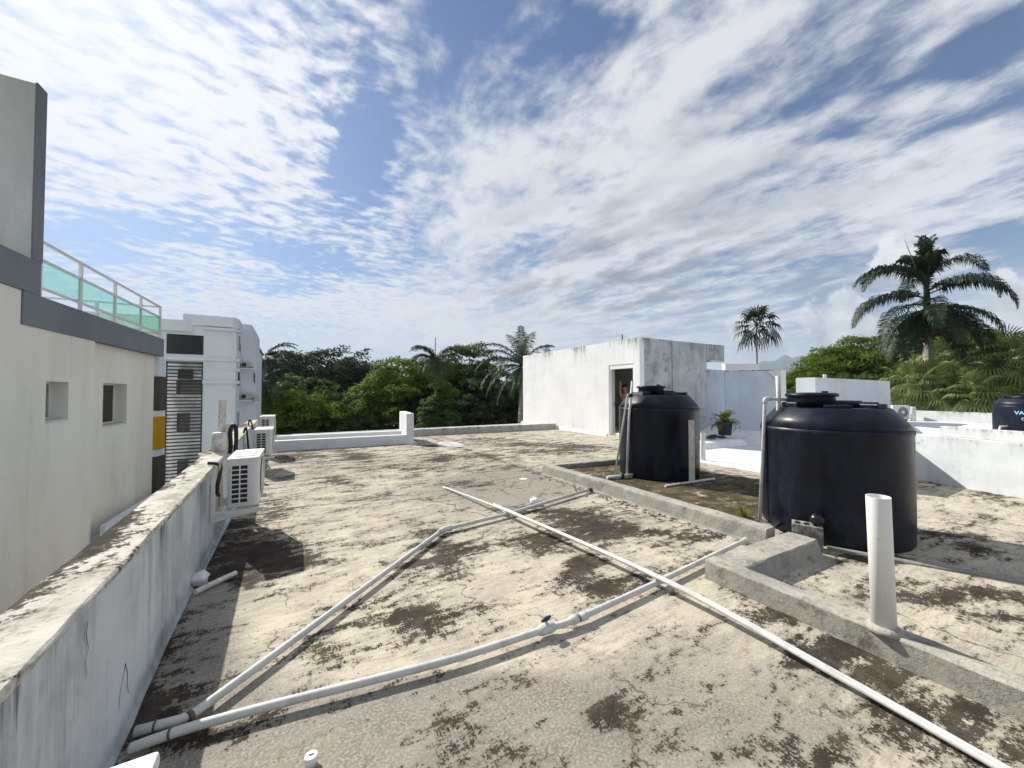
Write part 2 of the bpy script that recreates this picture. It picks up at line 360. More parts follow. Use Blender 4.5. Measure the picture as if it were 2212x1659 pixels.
def f_cope(g, b):
    p = g.pos(); x, y, z = g.xyz(p); fi = g.noise(p, 20, 7, .72); mid = g.noise(g.mp(p, (2.2, 1, 1), (0, 0, R(35))), 2.3, 8, .68, .4)
    c = g.mix(g.mr(g.noise(p, 3, 6, .6), .35, .65), (.62, .595, .52), (.46, .45, .395))
    xo = g.m('ADD', x, g.m('MULTIPLY', y, .025))                 # distance across the wall
    edge = g.mr(xo, -.74, -.90)
    mm = g.m('ADD', g.m('MULTIPLY', g.m('SUBTRACT', mid, .5), 3.6), g.m('MULTIPLY', g.m('SUBTRACT', fi, .5), 4.0))
    m1 = g.m('ADD', mm, g.m('MULTIPLY', edge, 1.0))
    m1 = g.m('ADD', m1, g.m('SUBTRACT', g.mr(g.noise(g.comb(0, y, 0), .55, 2, .5), .40, .62, 0, 1.3), .35))
    c = g.mix(g.mr(g.m('ADD', mm, .25), .10, .6, 0, .7), c, (.30, .285, .24))
    c = g.mix(g.mr(m1, .85, 1.15, 0, .92), c, (.060, .045, .030))
    c = g.mix(g.mr(g.m('ADD', m1, g.m('MULTIPLY', g.m('SUBTRACT', g.noise(p, 1.7, 4, .6), .5), 3)), 1.2, 1.8, 0, .9), c, (.035, .034, .03))
    g.put(b.inputs['Base Color'], c); b.inputs['Roughness'].default_value = .95; b.inputs['Specular IOR Level'].default_value = .1
    bump(g, b, g.m('ADD', g.m('MULTIPLY', fi, 1.3), g.m('MULTIPLY', mid, .15)), .012, .7)
M_cope = mat('parapet_top_plaster', fn=f_cope)
def f_pvc(g, b):
    p = g.pos(); c = g.mix(g.mr(g.noise(p, 7, 6, .7), .45, .75, 0, .8), (.60, .60, .58), (.37, .36, .32))
    c = g.mix(g.mr(g.noise(p, 45, 4, .7), .62, .72, 0, .6), c, (.22, .21, .17))
    g.put(b.inputs['Base Color'], c)
M_pvc = mat('white_pvc', rough=.5, fn=f_pvc)
M_pvcw = mat('clean_white_pvc', rough=.45, fn=lambda g, b: g.put(b.inputs['Base Color'], g.mix(g.mr(g.noise(g.pos(), 30, 4, .75), .66, .70, 0, .7), (.80, .80, .79), (.30, .29, .26))))
M_pvc2 = mat('aged_pvc', rough=.6, fn=lambda g, b: g.put(b.inputs['Base Color'], g.mix(g.mr(g.noise(g.pos(), 9, 6, .7), .42, .7), (.68, .67, .61), (.42, .41, .36))))
M_blkp = mat('black_rubber', (.015, .015, .015), .55)
M_glue = mat('joint_cement', (.12, .10, .08), .7)
M_blue_h = mat('blue_valve_plastic', (.012, .05, .10), .4)
def f_tank(g, b):
    p = g.pos(); n = g.noise(g.mp(p, (3, 3, 1.2)), 2, 7, .65); s = g.noise(p, 90, 3, .7)
    c = g.mix(g.mr(n, .4, .72), (.003, .005, .012), (.010, .016, .036)); c = g.mix(g.mr(s, .63, .76, 0, .3), c, (.09, .09, .09))
    scr = g.mr(g.noise(g.mp(p, (2, 2, 9), (.5, .3, 0)), 3, 7, .75), .67, .71, 0, .22)
    c = g.mix(scr, c, (.13, .13, .13))
    z = g.xyz(p)[2]; c = g.mix(g.m('MULTIPLY', g.mr(z, .5, .0), g.mr(n, .45, .75, 0, .4)), c, (.06, .055, .045))
    g.put(b.inputs['Base Color'], c); g.put(b.inputs['Roughness'], g.mr(n, .3, .7, .32, .50)); b.inputs['Specular IOR Level'].default_value = .28
    bump(g, b, g.noise(p, 25, 4, .6), .004, .25)
M_tank = mat('black_polyethylene', fn=f_tank)
M_acw = mat('painted_steel_white', rough=.4, fn=lambda g, b: g.put(b.inputs['Base Color'], g.mix(g.mr(g.noise(g.pos(), 11, 6, .7), .45, .75, 0, .6), (.72, .71, .67), (.48, .46, .40))))
M_acd = mat('dark_coil', (.02, .02, .022), .6)
M_acg = mat('aged_shelf_unit', (.42, .41, .36), .6)
M_metalw = mat('white_rail_metal', (.62, .60, .60), .4)
def f_gglass(g, b):
    nt = g.nt; out = nt.nodes['Material Output']; nt.nodes.remove(b)
    tr = g.n('ShaderNodeBsdfTransparent'); tr.inputs[0].default_value = (.74, .93, .86, 1)
    gl = g.n('ShaderNodeBsdfGlossy'); gl.inputs['Roughness'].default_value = .05; gl.inputs[0].default_value = (.8, 1, .9, 1)
    mx = g.n('ShaderNodeMixShader'); mx.inputs[0].default_value = .10
    nt.links.new(tr.outputs[0], mx.inputs[1]); nt.links.new(gl.outputs[0], mx.inputs[2]); nt.links.new(mx.outputs[0], out.inputs[0])
M_gglass = mat('green_glass', fn=f_gglass)
M_dglass = mat('dark_window_glass', (.03, .03, .032), .12, .6)
M_dpane = mat('dim_brown_glass', (.035, .03, .026), .35, .25)
M_curtain = mat('grey_blind', (.20, .21, .22), .8)
M_winf = mat('white_window_frame', (.66, .66, .63), .5)
M_louv = mat('black_louvre', (.018, .02, .024), .5)
M_room = mat('dim_room_plaster', (.75, .75, .66), .9)
M_shade = mat('stair_hall_interior', fn=lambda g, b: g.put(b.inputs['Base Color'], g.mix(g.mr(g.noise(g.mp(g.pos(), (1, 1, 1)), 1.4, 2, .5), .4, .6), (.34, .34, .35), (.56, .56, .56))))
M_skin = mat('skin', (.42, .20, .135), .6)
M_hair = mat('dark_brown_hair', (.02, .012, .008), .8)
M_shirt = mat('grey_shirt', (.20, .205, .21), .9)
M_red = mat('dark_red_paint', (.16, .03, .025), .7)
M_pot = mat('dark_pot', (.05, .052, .055), .8)
M_debris = mat('broken_slate', (.045, .045, .05), .9)
M_foam = mat('white_plastic_bag', (.75, .75, .74), .7)
M_cap = mat('white_cap_plastic', (.8, .8, .79), .4)
M_black = mat('black_plastic', (.008, .008, .009), .25, .5)
M_block = mat('grey_block_concrete', rough=.95, fn=lambda g, b: (g.put(b.inputs['Base Color'], g.mix(g.mr(g.noise(g.pos(), 18, 7, .7), .38, .66), (.16, .155, .14), (.42, .41, .37))), bump(g, b, g.noise(g.pos(), 60, 4, .7), .01, .8)))
def leafmat(name, c1, c2, tr=.25, rough=.7, spec=.12):
    def fn(g, b):
        nt = g.nt; out = nt.nodes['Material Output']
        rnd = g.n('ShaderNodeNewGeometry').outputs['Random Per Island']
        c = g.mix(g.m('ADD', g.m('MULTIPLY', rnd, .6), g.mr(g.noise(g.pos(), .45, 3, .5), .35, .65, 0, .45)), c1, c2)
        g.put(b.inputs['Base Color'], c)
        t = g.n('ShaderNodeBsdfTranslucent'); g.put(t.inputs[0], g.mix(.5, c, (c2[0]*1.3, c2[1]*1.4, c2[2]*.5)))
        mx = g.n('ShaderNodeMixShader'); mx.inputs[0].default_value = tr
        nt.links.new(b.outputs[0], mx.inputs[1]); nt.links.new(t.outputs[0], mx.inputs[2]); nt.links.new(mx.outputs[0], out.inputs[0])
    return mat(name, rough=rough, spec=spec, fn=fn)
L_dark = leafmat('dark_foliage', (.016, .028, .012), (.045, .066, .022), .15, .8, .08)
L_mid = leafmat('mid_foliage', (.028, .058, .014), (.092, .145, .030), .34)
L_bright = leafmat('bright_foliage', (.050, .095, .012), (.14, .20, .020), .42)
L_olive = leafmat('olive_foliage', (.07, .10, .014), (.15, .18, .03), .4)
L_palm = leafmat('palm_foliage', (.009, .022, .011), (.028, .050, .020), .10, .5, .25)
L_palm2 = leafmat('coconut_foliage', (.018, .036, .012), (.058, .085, .028), .2, .55, .2)
L_fan = leafmat('fan_palm_foliage', (.085, .12, .035), (.27, .31, .13), .34, .5, .25)
L_pot = leafmat('potted_palm_foliage', (.12, .17, .02), (.32, .30, .03), .4, .5)
M_trunk = mat('bark', rough=.95, fn=lambda g, b: g.put(b.inputs['Base Color'], g.mix(g.noise(g.mp(g.pos(), (4, 4, 1)), 2, 6, .6), (.09, .075, .055), (.20, .17, .13))))
M_ptrunk = mat('palm_bark', rough=.9, fn=lambda g, b: g.put(b.inputs['Base Color'], g.mix(g.mr(g.noise(g.mp(g.pos(), (1, 1, 9)), 1.5, 4, .6), .35, .65), (.14, .125, .10), (.30, .28, .24))))
M_dead = mat('dry_fibre', (.035, .026, .018), 1.0)
M_seed = mat('pale_seed_cluster', (.32, .27, .12), .9)

# ------------------------------------------------------------------ terrain
def make_ground():
    mb = MB(); n = 48; Rg = 12000
    rr = [0, 30, 80, 200, 600, 2000, 5000, Rg]
    vs = [(0, 0, -10.5)]; fs = []
    for r in rr[1:]: vs += [(r*math.cos(2*math.pi*k/n), r*math.sin(2*math.pi*k/n), -10.5) for k in range(n)]
    fs += [(0, 1+k, 1+(k+1) % n) for k in range(n)]
    for i in range(len(rr)-2): fs += [(1+i*n+k, 1+(i+1)*n+k, 1+(i+1)*n+(k+1) % n, 1+i*n+(k+1) % n) for k in range(n)]
    mb.add(vs, fs)
    m_ = mat('ground_green', rough=1, fn=lambda g, b: g.put(b.inputs['Base Color'], g.mix(g.mr(g.noise(g.pos(), .06, 6, .6), .4, .6), (.035, .055, .02), (.16, .15, .12))))
    struct(build(mb, 'ground', m_))
make_ground()
def make_hills():
    # forested ranges to the right, far away
    def rng(name, d, prof, seed, base=-10.5):
        rs = random.Random(seed); mb = MB(); vs = []; fs = []; N = 110; K = 9
        a0, a1 = prof[0][0], prof[-1][0]
        for i in range(N+1):
            a = a0+(a1-a0)*i/N
            for (p, q) in zip(prof, prof[1:]):
                if p[0] <= a <= q[0]+1e-6: t = (a-p[0])/(q[0]-p[0]); t = t*t*(3-2*t); h = p[1]+(q[1]-p[1])*t
            h *= 1+.04*math.sin(a*3.1+seed)+.03*math.sin(a*7.7)+.015*math.sin(a*17)
            for k in range(K):
                s = k/(K-1); dd = d*(.80+.20*s); z = base+(h-base)*(s**.8)*(1+.05*math.sin(a*9+k*2.1)*(1-s))
                vs.append((dd*math.sin(R(a)), dd*math.cos(R(a)), z))
            vs.append((d*1.5*math.sin(R(a)), d*1.5*math.cos(R(a)), base))
        K += 1
        for i in range(N):
            for k in range(K-1): fs.append((i*K+k, (i+1)*K+k, (i+1)*K+k+1, i*K+k+1))
        mb.add(vs, fs, True)
        m_ = mat(name+'_forest', rough=1, spec=.1, fn=lambda g, b: g.put(b.inputs['Base Color'], g.mix(g.mr(g.noise(g.pos(), .006, 8, .7), .35, .65), (.03, .05, .03), (.07, .10, .05))))
        struct(build(mb, name, m_))
    # (azimuth deg, height m)
    rng('hills', 5200, [(48, 0), (53, 160), (57, 250), (60, 300), (63, 350), (66, 410), (69, 330), (78, 300), (84, 420), (90, 360), (98, 200), (110, 60)], 1)
    rng('foothills', 3300, [(56, -10), (59, 60), (62, 110), (65.5, 175), (69, 140), (74, 130), (80, 180), (88, 120), (96, 0)], 5)
make_hills()

# ------------------------------------------------------------------ our roof
def sstep(x, a, b):
    t = np.clip((x-a)/(b-a), 0, 1); return t*t*(3-2*t)
def floor_h(X, Y):
    X = np.asarray(X, float); Y = np.asarray(Y, float)
    basin = sstep(X, 4.36, 4.44)*(1-sstep(X, 7.0, 8.2))*sstep(Y, 2.15, 2.9)*(1-sstep(Y, 6.3, 6.5))
    dip = sstep(X, 8.5, 10.2)*(1-sstep(X, 12.4, 13.8))*sstep(Y, 3.6, 4.8)*(1-sstep(Y, 8.6, 9.1)*(X < 10.3))
    wht = sstep(X, 12.4, 14.2)
    plat = sstep(X, 10.2, 10.4)*(1-sstep(X, 12.55, 12.8))*sstep(Y, 6.82, 7.05)
    return .10*basin+.26*wht*(1-plat)-.09*dip*(1-plat)+.15*plat
STAINS = [  # sight-line centre, half extents, strength : brown moss / dirt
 (775,986,30,9,1.2),(952,992,26,7,1.1),(728,1040,34,6,.9),(600,1105,46,26,.9),(880,1010,70,8,.5),(1010,1046,70,10,.6),(930,1147,72,12,1.0),
 (1180,1103,110,10,.9),(1265,1122,95,18,1.2),(1190,1165,80,18,1.1),(1300,1150,70,20,1.1),(1010,1180,120,14,.9),(940,1215,80,30,.8),(880,1260,40,30,.5),
 (1255,1225,42,36,1.2),(1320,1275,75,22,1.2),(905,1338,105,30,1.35),(700,1412,48,22,1.0),(810,1398,44,10,.8),(1460,1160,80,16,.8),(1400,1235,50,20,.7),
 (1500,1205,60,12,.8),(1620,1265,70,22,.9),(1690,1330,90,24,1.2),(1800,1395,100,26,1.3),(1900,1465,120,30,1.35),(2010,1530,130,34,1.35),(2130,1605,120,40,1.3),(1760,1430,60,22,.5),
 (1325,1535,60,34,1.15),(1300,1570,50,40,.4),(1600,1560,120,12,.25),(1450,1420,60,16,.3),(960,1570,90,20,.25),(1130,1470,90,26,.35),(1860,1625,90,40,.7),(1120,1640,150,26,.6),(1000,1600,100,20,.3),(1420,1600,90,26,.35),(1700,1630,110,22,.35),
 (1935,1256,60,16,1.2),(2010,1292,80,16,1.1),(2110,1280,80,12,.8),(2030,1348,60,14,.5),(2140,1330,60,14,.9),(2190,1400,60,16,.4),(1900,1210,60,12,1.2),(1850,1195,50,10,1.0),
 (2040,1000,60,12,.8),(2060,1040,60,8,.9),(2160,1068,60,12,.9),(2120,1120,60,8,.6),(2190,1290,70,16,.9),(2060,1160,80,10,1.0),(2130,1190,80,14,.8),(2000,1150,50,8,.9),
 (560,1190,110,34,1.6),(500,1240,70,20,1.2),(620,1215,60,14,1.2),(440,1420,60,10,.6),(310,1540,60,26,1.1),(420,1590,80,22,1.2),(500,1130,60,16,1.0),(640,985,60,8,.8),
 (1050,950,60,4,.6),(1130,960,70,4,.8),(1200,975,80,5,.7),(950,962,40,4,.9),(700,972,60,5,.4),(1260,965,60,5,.8),(1310,1010,70,6,.7),(820,1075,90,10,.3),(1090,1010,60,5,.5),(1020,985,70,5,.6),(420,1400,90,160,.35),(330,1560,110,50,.4)]
GREYS = [(1200,1580,560,90,1.35),(600,1600,220,70,1.0),(1000,1500,260,40,.5),(1100,1480,300,60,.5),(1500,1450,260,60,.35),(700,1010,200,24,.25),(1100,1040,120,40,.8),(1050,1060,160,24,.5),(950,1000,300,14,.1),
 (1080,1260,360,80,-1.0),(900,1400,260,50,-.8),(700,1300,130,100,-.8),(640,1180,120,50,-.5),(1500,1190,150,40,-.6),(1420,1300,140,40,-.7),(1300,1080,80,16,-.5),(1150,960,250,20,-.5),
 (2100,1220,140,60,-.5),(2050,1100,120,30,-.7),(2060,1340,160,60,-.4),(1800,1620,250,60,-.15),(1750,1300,90,20,.2),(1640,1480,100,60,.0),(450,1400,110,180,.9),(560,1200,130,80,.9)]
def make_floor():
    x0, x1, y0, y1, st = -.72, 15.2, -1.6, 17.2, .06
    xs = np.arange(x0, x1+st, st); ys = np.arange(y0, y1+st, st); nx, ny = len(xs), len(ys)
    X, Y = np.meshgrid(xs, ys, indexing='ij'); Z = floor_h(X, Y)
    Xf, Yf, Zf = X.ravel(), Y.ravel(), Z.ravel()
    me = bpy.data.meshes.new('roof_floor')
    me.vertices.add(nx*ny); me.vertices.foreach_set('co', np.stack([Xf, Yf, Zf], 1).ravel())
    i = np.arange((nx-1)*(ny-1)); a = (i//(ny-1))*ny+i % (ny-1)
    q = np.stack([a, a+ny, a+ny+1, a+1], 1)
    me.loops.add(q.size); me.loops.foreach_set('vertex_index', q.ravel())
    me.polygons.add(len(q)); me.polygons.foreach_set('loop_start', np.arange(len(q))*4); me.polygons.foreach_set('loop_total', np.full(len(q), 4))
    me.update(calc_edges=True); me.polygons.foreach_set('use_smooth', np.ones(len(q), bool))
    def field(lst):
        F = np.zeros_like(Xf)
        for cx, cy, rx, ry, s in lst:
            c = G(cx, cy); ax = G(cx+rx, cy)-c; ay = c-G(cx, cy+ry)
            det = ax.x*ay.y-ax.y*ay.x; dx = Xf-c.x; dy = Yf-c.y
            u = (dx*ay.y-dy*ay.x)/det; v = (-dx*ax.y+dy*ax.x)/det
            F += s*np.exp(-(u*u+v*v)*.8)
        return F
    moss = np.clip(field(STAINS), 0, 1.7)*1.0-.17
    bas = (Xf > 4.5)*(Xf < 7.6)*(Yf > 2.35)*(Yf < 6.2)
    basf = sstep(Xf, 4.45, 4.6)*(1-sstep(Xf, 6.6, 7.9))*sstep(Yf, 2.4, 2.8)*(1-sstep(Yf, 6.0, 6.3))
    moss = moss+basf*1.25
    # the strip of dirt that gathers at the foot of the parapet and of the curbs
    moss += .9*np.exp(-((Xf+.70+.025*Yf)/.10)**2)+.45*np.exp(-((Xf-4.30)/.09)**2)*(Yf > 2.2)
    # weathering lies in streaks on the far half of the roof
    moss += .28*sstep(Yf, 5.5, 9)*(Xf < 8.2)
    grey = field(GREYS)+.1
    white = sstep(Xf, 8.2, 8.5)*sstep(Yf, 3.2, 3.5)
    white = np.where(Xf < 10.35, white*(1-sstep(Yf, 7.4, 7.7)), white)
    cg = .95*np.exp(-(((Xf-4.3)/.6)**2+((Yf-11.6)/1.1)**2))+.62*np.exp(-(((Xf-5.6)/1.5)**2+((Yf-9.6)/1.0)**2))
    white = np.maximum(white, np.minimum(cg*.72, .50))
    for n_, F in (('moss', moss), ('grey', grey), ('white', white), ('algae', basf)):
        at = me.attributes.new(n_, 'FLOAT', 'POINT'); at.data.foreach_set('value', F.astype(np.float32))
    o = link('roof_floor', me, M_floor); struct(o)
make_floor()
# slab and storeys under the terrace
mb = MB(); mb.prism([(-1.02, -2.0), (-1.32, 17.6), (15.6, 17.6), (15.6, 9.6), (9.9, -2.0)], -10.5, -.02)
struct(build(mb, 'building_base', M_bldg))

# parapet on the left, built as a body and a worn plaster top
def px(y): return -.655-.025*y
def make_parapet():
    t = empty('parapet_wall', (px(5)-.12, 5, 0), 'low white parapet with worn brown and black stained top, running away on the left of the roof', 'wall')
    rs = random.Random(4)
    mb = MB(); N = 70; vs = []; fs = []
    ys = [-1.6+i*(13.9+1.6)/N for i in range(N+1)]
    for y in ys:
        j = rs.uniform(-.004, .004); f = rs.uniform(.006, .016)
        bulge = .035*math.exp(-((y-6.35)/.25)**2)
        xi, xo = px(y)+j, px(y)-.235+bulge*-1
        zt = .80
        vs += [(xo, y, -10.4), (xo, y, zt), (xi, y, zt), (xi+.003, y, .16), (xi+f, y, .03), (xi+f+.02, y, -.01), (xi+f+.02, y, -10.4)]
    K = 7
    for i in range(N):
        for k in range(K-1): fs.append((i*K+k, (i+1)*K+k, (i+1)*K+k+1, i*K+k+1))
    fs += [tuple(range(K)), tuple(N*K+k for k in range(K))[::-1]]
    mb.add(vs, fs); build(mb, 'wall', M_par, t)
    mb = MB(); vs = []; fs = []; prof = [(-.245, 0), (-.240, .026), (-.17, .032), (-.08, .032), (-.006, .030), (.002, .020), (.002, -.004)]
    N = 150
    for i in range(N+1):
        y = -1.6+i*(13.9+1.6)/N
        b2 = .05*math.exp(-((y-6.4)/.22)**2)
        for (dx, dz) in prof: vs.append((px(y)+dx+rs.uniform(-.003, .003)*(dx > -.01 or dx < -.23)-(b2 if dx < -.1 else 0), y, .80+dz+rs.uniform(-.0015, .0015)+b2*.5*(dz > .01)))
    K = len(prof)
    for i in range(N):
        for k in range(K-1): fs.append((i*K+k, (i+1)*K+k, (i+1)*K+k+1, i*K+k+1))
    fs += [tuple(range(K)), tuple(N*K+k for k in range(K))[::-1]]
    mb.add(vs, fs, True); cp_ = build(mb, 'coping', M_cope, t); cp_.modifiers.new('edge', 'EDGE_SPLIT').split_angle = R(35)
    def onface(x, y):
        r_ = ray(x, y); k = (-.655)/(r_.x+.025*r_.y); q = r_*k; return Vector((q.x+.0065, q.y, CAMH+q.z))
    for pl_ in ([(267, 1434), (263, 1462), (256, 1492), (253, 1530), (248, 1562), (245, 1590)], [(267, 1434), (272, 1455), (271, 1480), (276, 1512), (275, 1540), (277, 1566)], [(185, 1342), (181, 1372), (186, 1400), (179, 1432), (183, 1462)]):
        P3 = [onface(*q) for q in pl_]; mb = MB()
        for k in range(len(P3)-1):
            w_ = Vector((0, .0028*(1-k/len(P3))+.001, 0)); mb.add([P3[k]-w_, P3[k]+w_, P3[k+1]+w_*.8, P3[k+1]-w_*.8], [(0, 1, 2, 3)])
        build(mb, 'crack', M_louv, t)
make_parapet()

def rough_run(mb, p, q, w, z0, z1, seed=0, step=.12, side=1, cove=0):
    """a hand-cast curb: slightly wavy run from p to q"""
    rs = random.Random(seed); p = Vector(p); q = Vector(q); L = (q-p).length; d = (q-p)/L; n = Vector((-d.y, d.x))*side
    N = max(2, int(L/step)); vs = []; fs = []
    for i in range(N+1):
        c = p+d*L*i/N; e = lambda a=.006: rs.uniform(-a, a)
        prof = [(0+e()-cove, z0), (e()-cove*.4, z0+.03+cove*.4), (0+e(), z1-.012), (.012+e(.003), z1+e(.003)), (w*.5, z1+.004+e(.003)), (w-.012+e(.003), z1+e(.003)), (w+e(), z1-.012), (w+e(), z0)]
        vs += [(c.x+n.x*a, c.y+n.y*a, z) for a, z in prof]
    K = 8
    for i in range(N):
        for k in range(K-1): fs.append((i*K+k, (i+1)*K+k, (i+1)*K+k+1, i*K+k+1)[::side])
    fs += [tuple(range(K))[::-side], tuple(N*K+k for k in range(K))[::side]]
    mb.add(vs, fs); return mb
def thing_mesh(mb, name, m_, loc, label, cat, group=None, bevel=0):
    return tag(build(mb, name, m_, None, bevel, loc), label, cat, group)

# concrete curbs (one cast run stepping round the tanks)
mb = MB()
rough_run(mb, (4.37, 2.21), (4.37, 6.42), .18, -.02, .19, 3, side=-1, cove=.05)
rough_run(mb, (4.551, 6.42), (8.0, 6.10), .18, -.02, .19, 4, side=-1)
thing_mesh(mb, 'concrete_curb', M_curb, (4.46, 4.3, 0), 'long low concrete curb edging the brown mossy basin around the farther water tank', 'curb')
mb = MB()
rough_run(mb, (3.18, 2.12), (3.18, -1.6), .16, -.02, .165, 7, side=1)
rough_run(mb, (3.345, 1.86), (4.60, 1.84), .27, -.02, .162, 8, side=1, cove=.07)
thing_mesh(mb, 'concrete_curb', M_curb, (3.9, 1.0, 0), 'cracked concrete curb with an L-shaped corner carrying the tall upright white pipe', 'curb')
# lit edge of the slab tank two stands on
mb = MB(); rough_run(mb, (4.86, 1.86), (6.3, -.9), .06, -.02, .030, 12, side=1)
thing_mesh(mb, 'mortar_edge', M_curb, (5.5, .5, 0), 'thin pale mortar edge on the floor in front of the nearer black tank', 'edging')

# small curbs at the back
mb = MB(); mb.wallrun((-.80, 12.56), (3.32, 12.33), .20, -.02, .29)
mb.wallrun((-.74, 13.80), (3.30, 13.62), .20, -.02, .30)
b_ = thing_mesh(mb, 'low_wall', M_white, (1.2, 13, 0), 'pair of low white kerb walls with a channel between them at the back left edge of the roof', 'wall', bevel=.012)
mb = MB(); mb.prism([(3.10, 12.33), (3.33, 12.31), (3.50, 14.02), (3.27, 14.04)], -.02, .97)
mb.prism([(3.05, 12.24), (3.40, 12.20), (3.42, 12.50), (3.2, 12.50)], -.02, .05)
thing_mesh(mb, 'wall_stub', M_white, (3.3, 13.1, 0), 'short upright white wall stub closing the right end of the low kerb walls', 'wall', bevel=.01)
mb = MB(); rough_run(mb, (10.2, 13.95), (3.50, 14.38), .22, -.02, .25, 21, side=-1)
thing_mesh(mb, 'concrete_curb', wallpaint('back_curb', (.50, .49, .44), (.38, .37, .33), .26, .8, (.035, .035, .03), .22, patch=.6, scale=2.2), (7, 14.2, 0), 'low grey curb with black mould along the far back edge of the roof', 'curb')

# ------------------------------------------------------------------ bulkhead with the doorway
def make_bulkhead():
    t = empty('stair_bulkhead', (12.2, 12, 0), 'flat white stair bulkhead with streaked walls and an open doorway', 'building')
    X0, Xr, Y0, Y1, Zt = 10.26, 14.0, 9.17, 16.9, 3.56
    th = .22
    mb = MB()   # left wall with door hole: Y 9.46..10.62, z to 2.55
    mb.box((X0, 10.66, -.02), (X0+th, Y1, Zt)); mb.box((X0, Y0, -.02), (X0+th, 9.44, Zt)); mb.box((X0, 9.44, 2.68), (X0+th, 10.66, Zt))
    mb.prism([(X0-.07, 10.75), (X0, 10.75), (X0, Y1), (X0-.05, Y1)], -.02, [.0, .13, .13, .0])
    build(mb, 'wall', M_bulk, t)
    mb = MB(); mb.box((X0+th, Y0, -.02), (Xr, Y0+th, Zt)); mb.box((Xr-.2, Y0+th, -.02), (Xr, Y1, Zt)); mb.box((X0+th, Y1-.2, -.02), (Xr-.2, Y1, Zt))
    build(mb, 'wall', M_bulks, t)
    mb = MB(); mb.box((X0+th+.001, Y0+th+.001, Zt-.35), (Xr-.21, Y1-.21, Zt-.15)); build(mb, 'ceiling', M_room, t)
    mb = MB(); mb.box((X0+th+.001, Y0+th+.001, .0), (Xr-.21, Y0+th+.03, Zt-.36)); mb.box((13.0, Y0+th+.035, .0), (13.05, Y1-.3, Zt-.36)); build(mb, 'inner_wall', M_room, t)
    # overhanging slab at the right end and its support
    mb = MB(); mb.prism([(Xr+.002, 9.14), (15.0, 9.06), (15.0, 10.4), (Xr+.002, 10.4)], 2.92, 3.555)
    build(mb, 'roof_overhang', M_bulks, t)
    mb = MB(); mb.prism([(14.05, 9.02), (14.85, 8.98), (14.85, 9.06), (14.05, 9.12)], 2.86, 2.915); build(mb, 'lintel', M_acw, t)
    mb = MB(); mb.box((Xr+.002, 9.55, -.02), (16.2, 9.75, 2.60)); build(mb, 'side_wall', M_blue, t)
    # joint and parapet trim
    mb = MB(); mb.box((11.93, Y0-.006, .9), (11.955, Y0+.001, Zt-.03)); build(mb, 'expansion_joint', M_louv, t)
    mb = MB(); mb.tube([(10.5, 10.2, Zt-.05), (10.5, 10.2, Zt+.24)], .022, 8); build(mb, 'conduit', M_louv, t)
    # door frame
    f = MB(); f.box((X0+.02, 10.60, 0), (X0+.12, 10.66, 2.68)); f.box((X0+.02, 9.44, 0), (X0+.12, 9.49, 2.68)); f.box((X0+.02, 9.49, 2.52), (X0+.12, 10.60, 2.68))
    build(f, 'door_frame', M_bulk, t)
    f = MB(); f.box((X0+.13, 10.585, .03), (X0+.235, 10.62, 2.5)); dl = build(f, 'door', mat('door_leaf', (.50, .56, .56), .5), t)
    f = MB(); f.box((X0+.18, 10.56, 1.12), (X0+.20, 10.585, 1.30)); build(f, 'handle', M_glue, dl)
make_bulkhead()

def make_annex():
    A = Vector((14.02, 8.45)); B = Vector((15.12, 7.08)); d = (B-A).normalized(); n = Vector((-d.y, d.x))
    t = empty('annex_wall', (14.6, 7.8, .2), 'shaded blue-grey wall with a dark stained top edge, right of the stair bulkhead', 'wall')
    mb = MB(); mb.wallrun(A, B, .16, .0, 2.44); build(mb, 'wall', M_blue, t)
    mb = MB(); a2 = A-n*.004-d*.0; b2 = B-n*.004; mb.wallrun(a2, b2, .18, 2.442, 2.475)
    build(mb, 'coping', wallpaint('stained_cap', (.6, .6, .6), (.3, .3, .3), 2.47, 1, (.03, .03, .03), .2, patch=1, scale=4), t)
    mb = MB(); mb.wallrun(B+d*.002, B+d*.16, .5, 0, 2.46); build(mb, 'end_pier', M_bulk, t)
    mb = MB(); c = B-n*.03
    mb.add([(c.x-d.x*.45-n.x*.03, c.y-d.y*.45-n.y*.03, 2.44), (c.x-n.x*.03, c.y-n.y*.03, 2.44), (c.x-n.x*.03, c.y-n.y*.03, 2.0),
            (c.x-d.x*.45+n.x*.025, c.y-d.y*.45+n.y*.025, 2.44), (c.x+n.x*.025, c.y+n.y*.025, 2.44), (c.x+n.x*.025, c.y+n.y*.025, 2.0)],
           [(0, 2, 1), (3, 4, 5), (0, 1, 4, 3), (1, 2, 5, 4), (2, 0, 3, 5)]); build(mb, 'bracket', M_winf, t)
    mb = MB(); a = D(1567, 798, 17.5); b = D(1641, 800, 17.5); mb.wallrun((a.x, a.y), (b.x, b.y), .3, 1.0, a.z+.26)
    thing_mesh(mb, 'white_ledge', M_winf, (a.x, a.y, 1), 'bright white ledge showing over the shaded annex wall', 'wall')
make_annex()

# hidden dividing wall behind the nearer tank; its shadow falls on the boundary wall
mb = MB(); mb.box((8.42, 3.04, -.02), (10.12, 3.20, 1.0))
thing_mesh(mb, 'dividing_wall', M_white, (9.2, 3.1, 0), 'white dividing wall hidden behind the nearer tank, its shadow on the boundary wall', 'wall', bevel=.01)
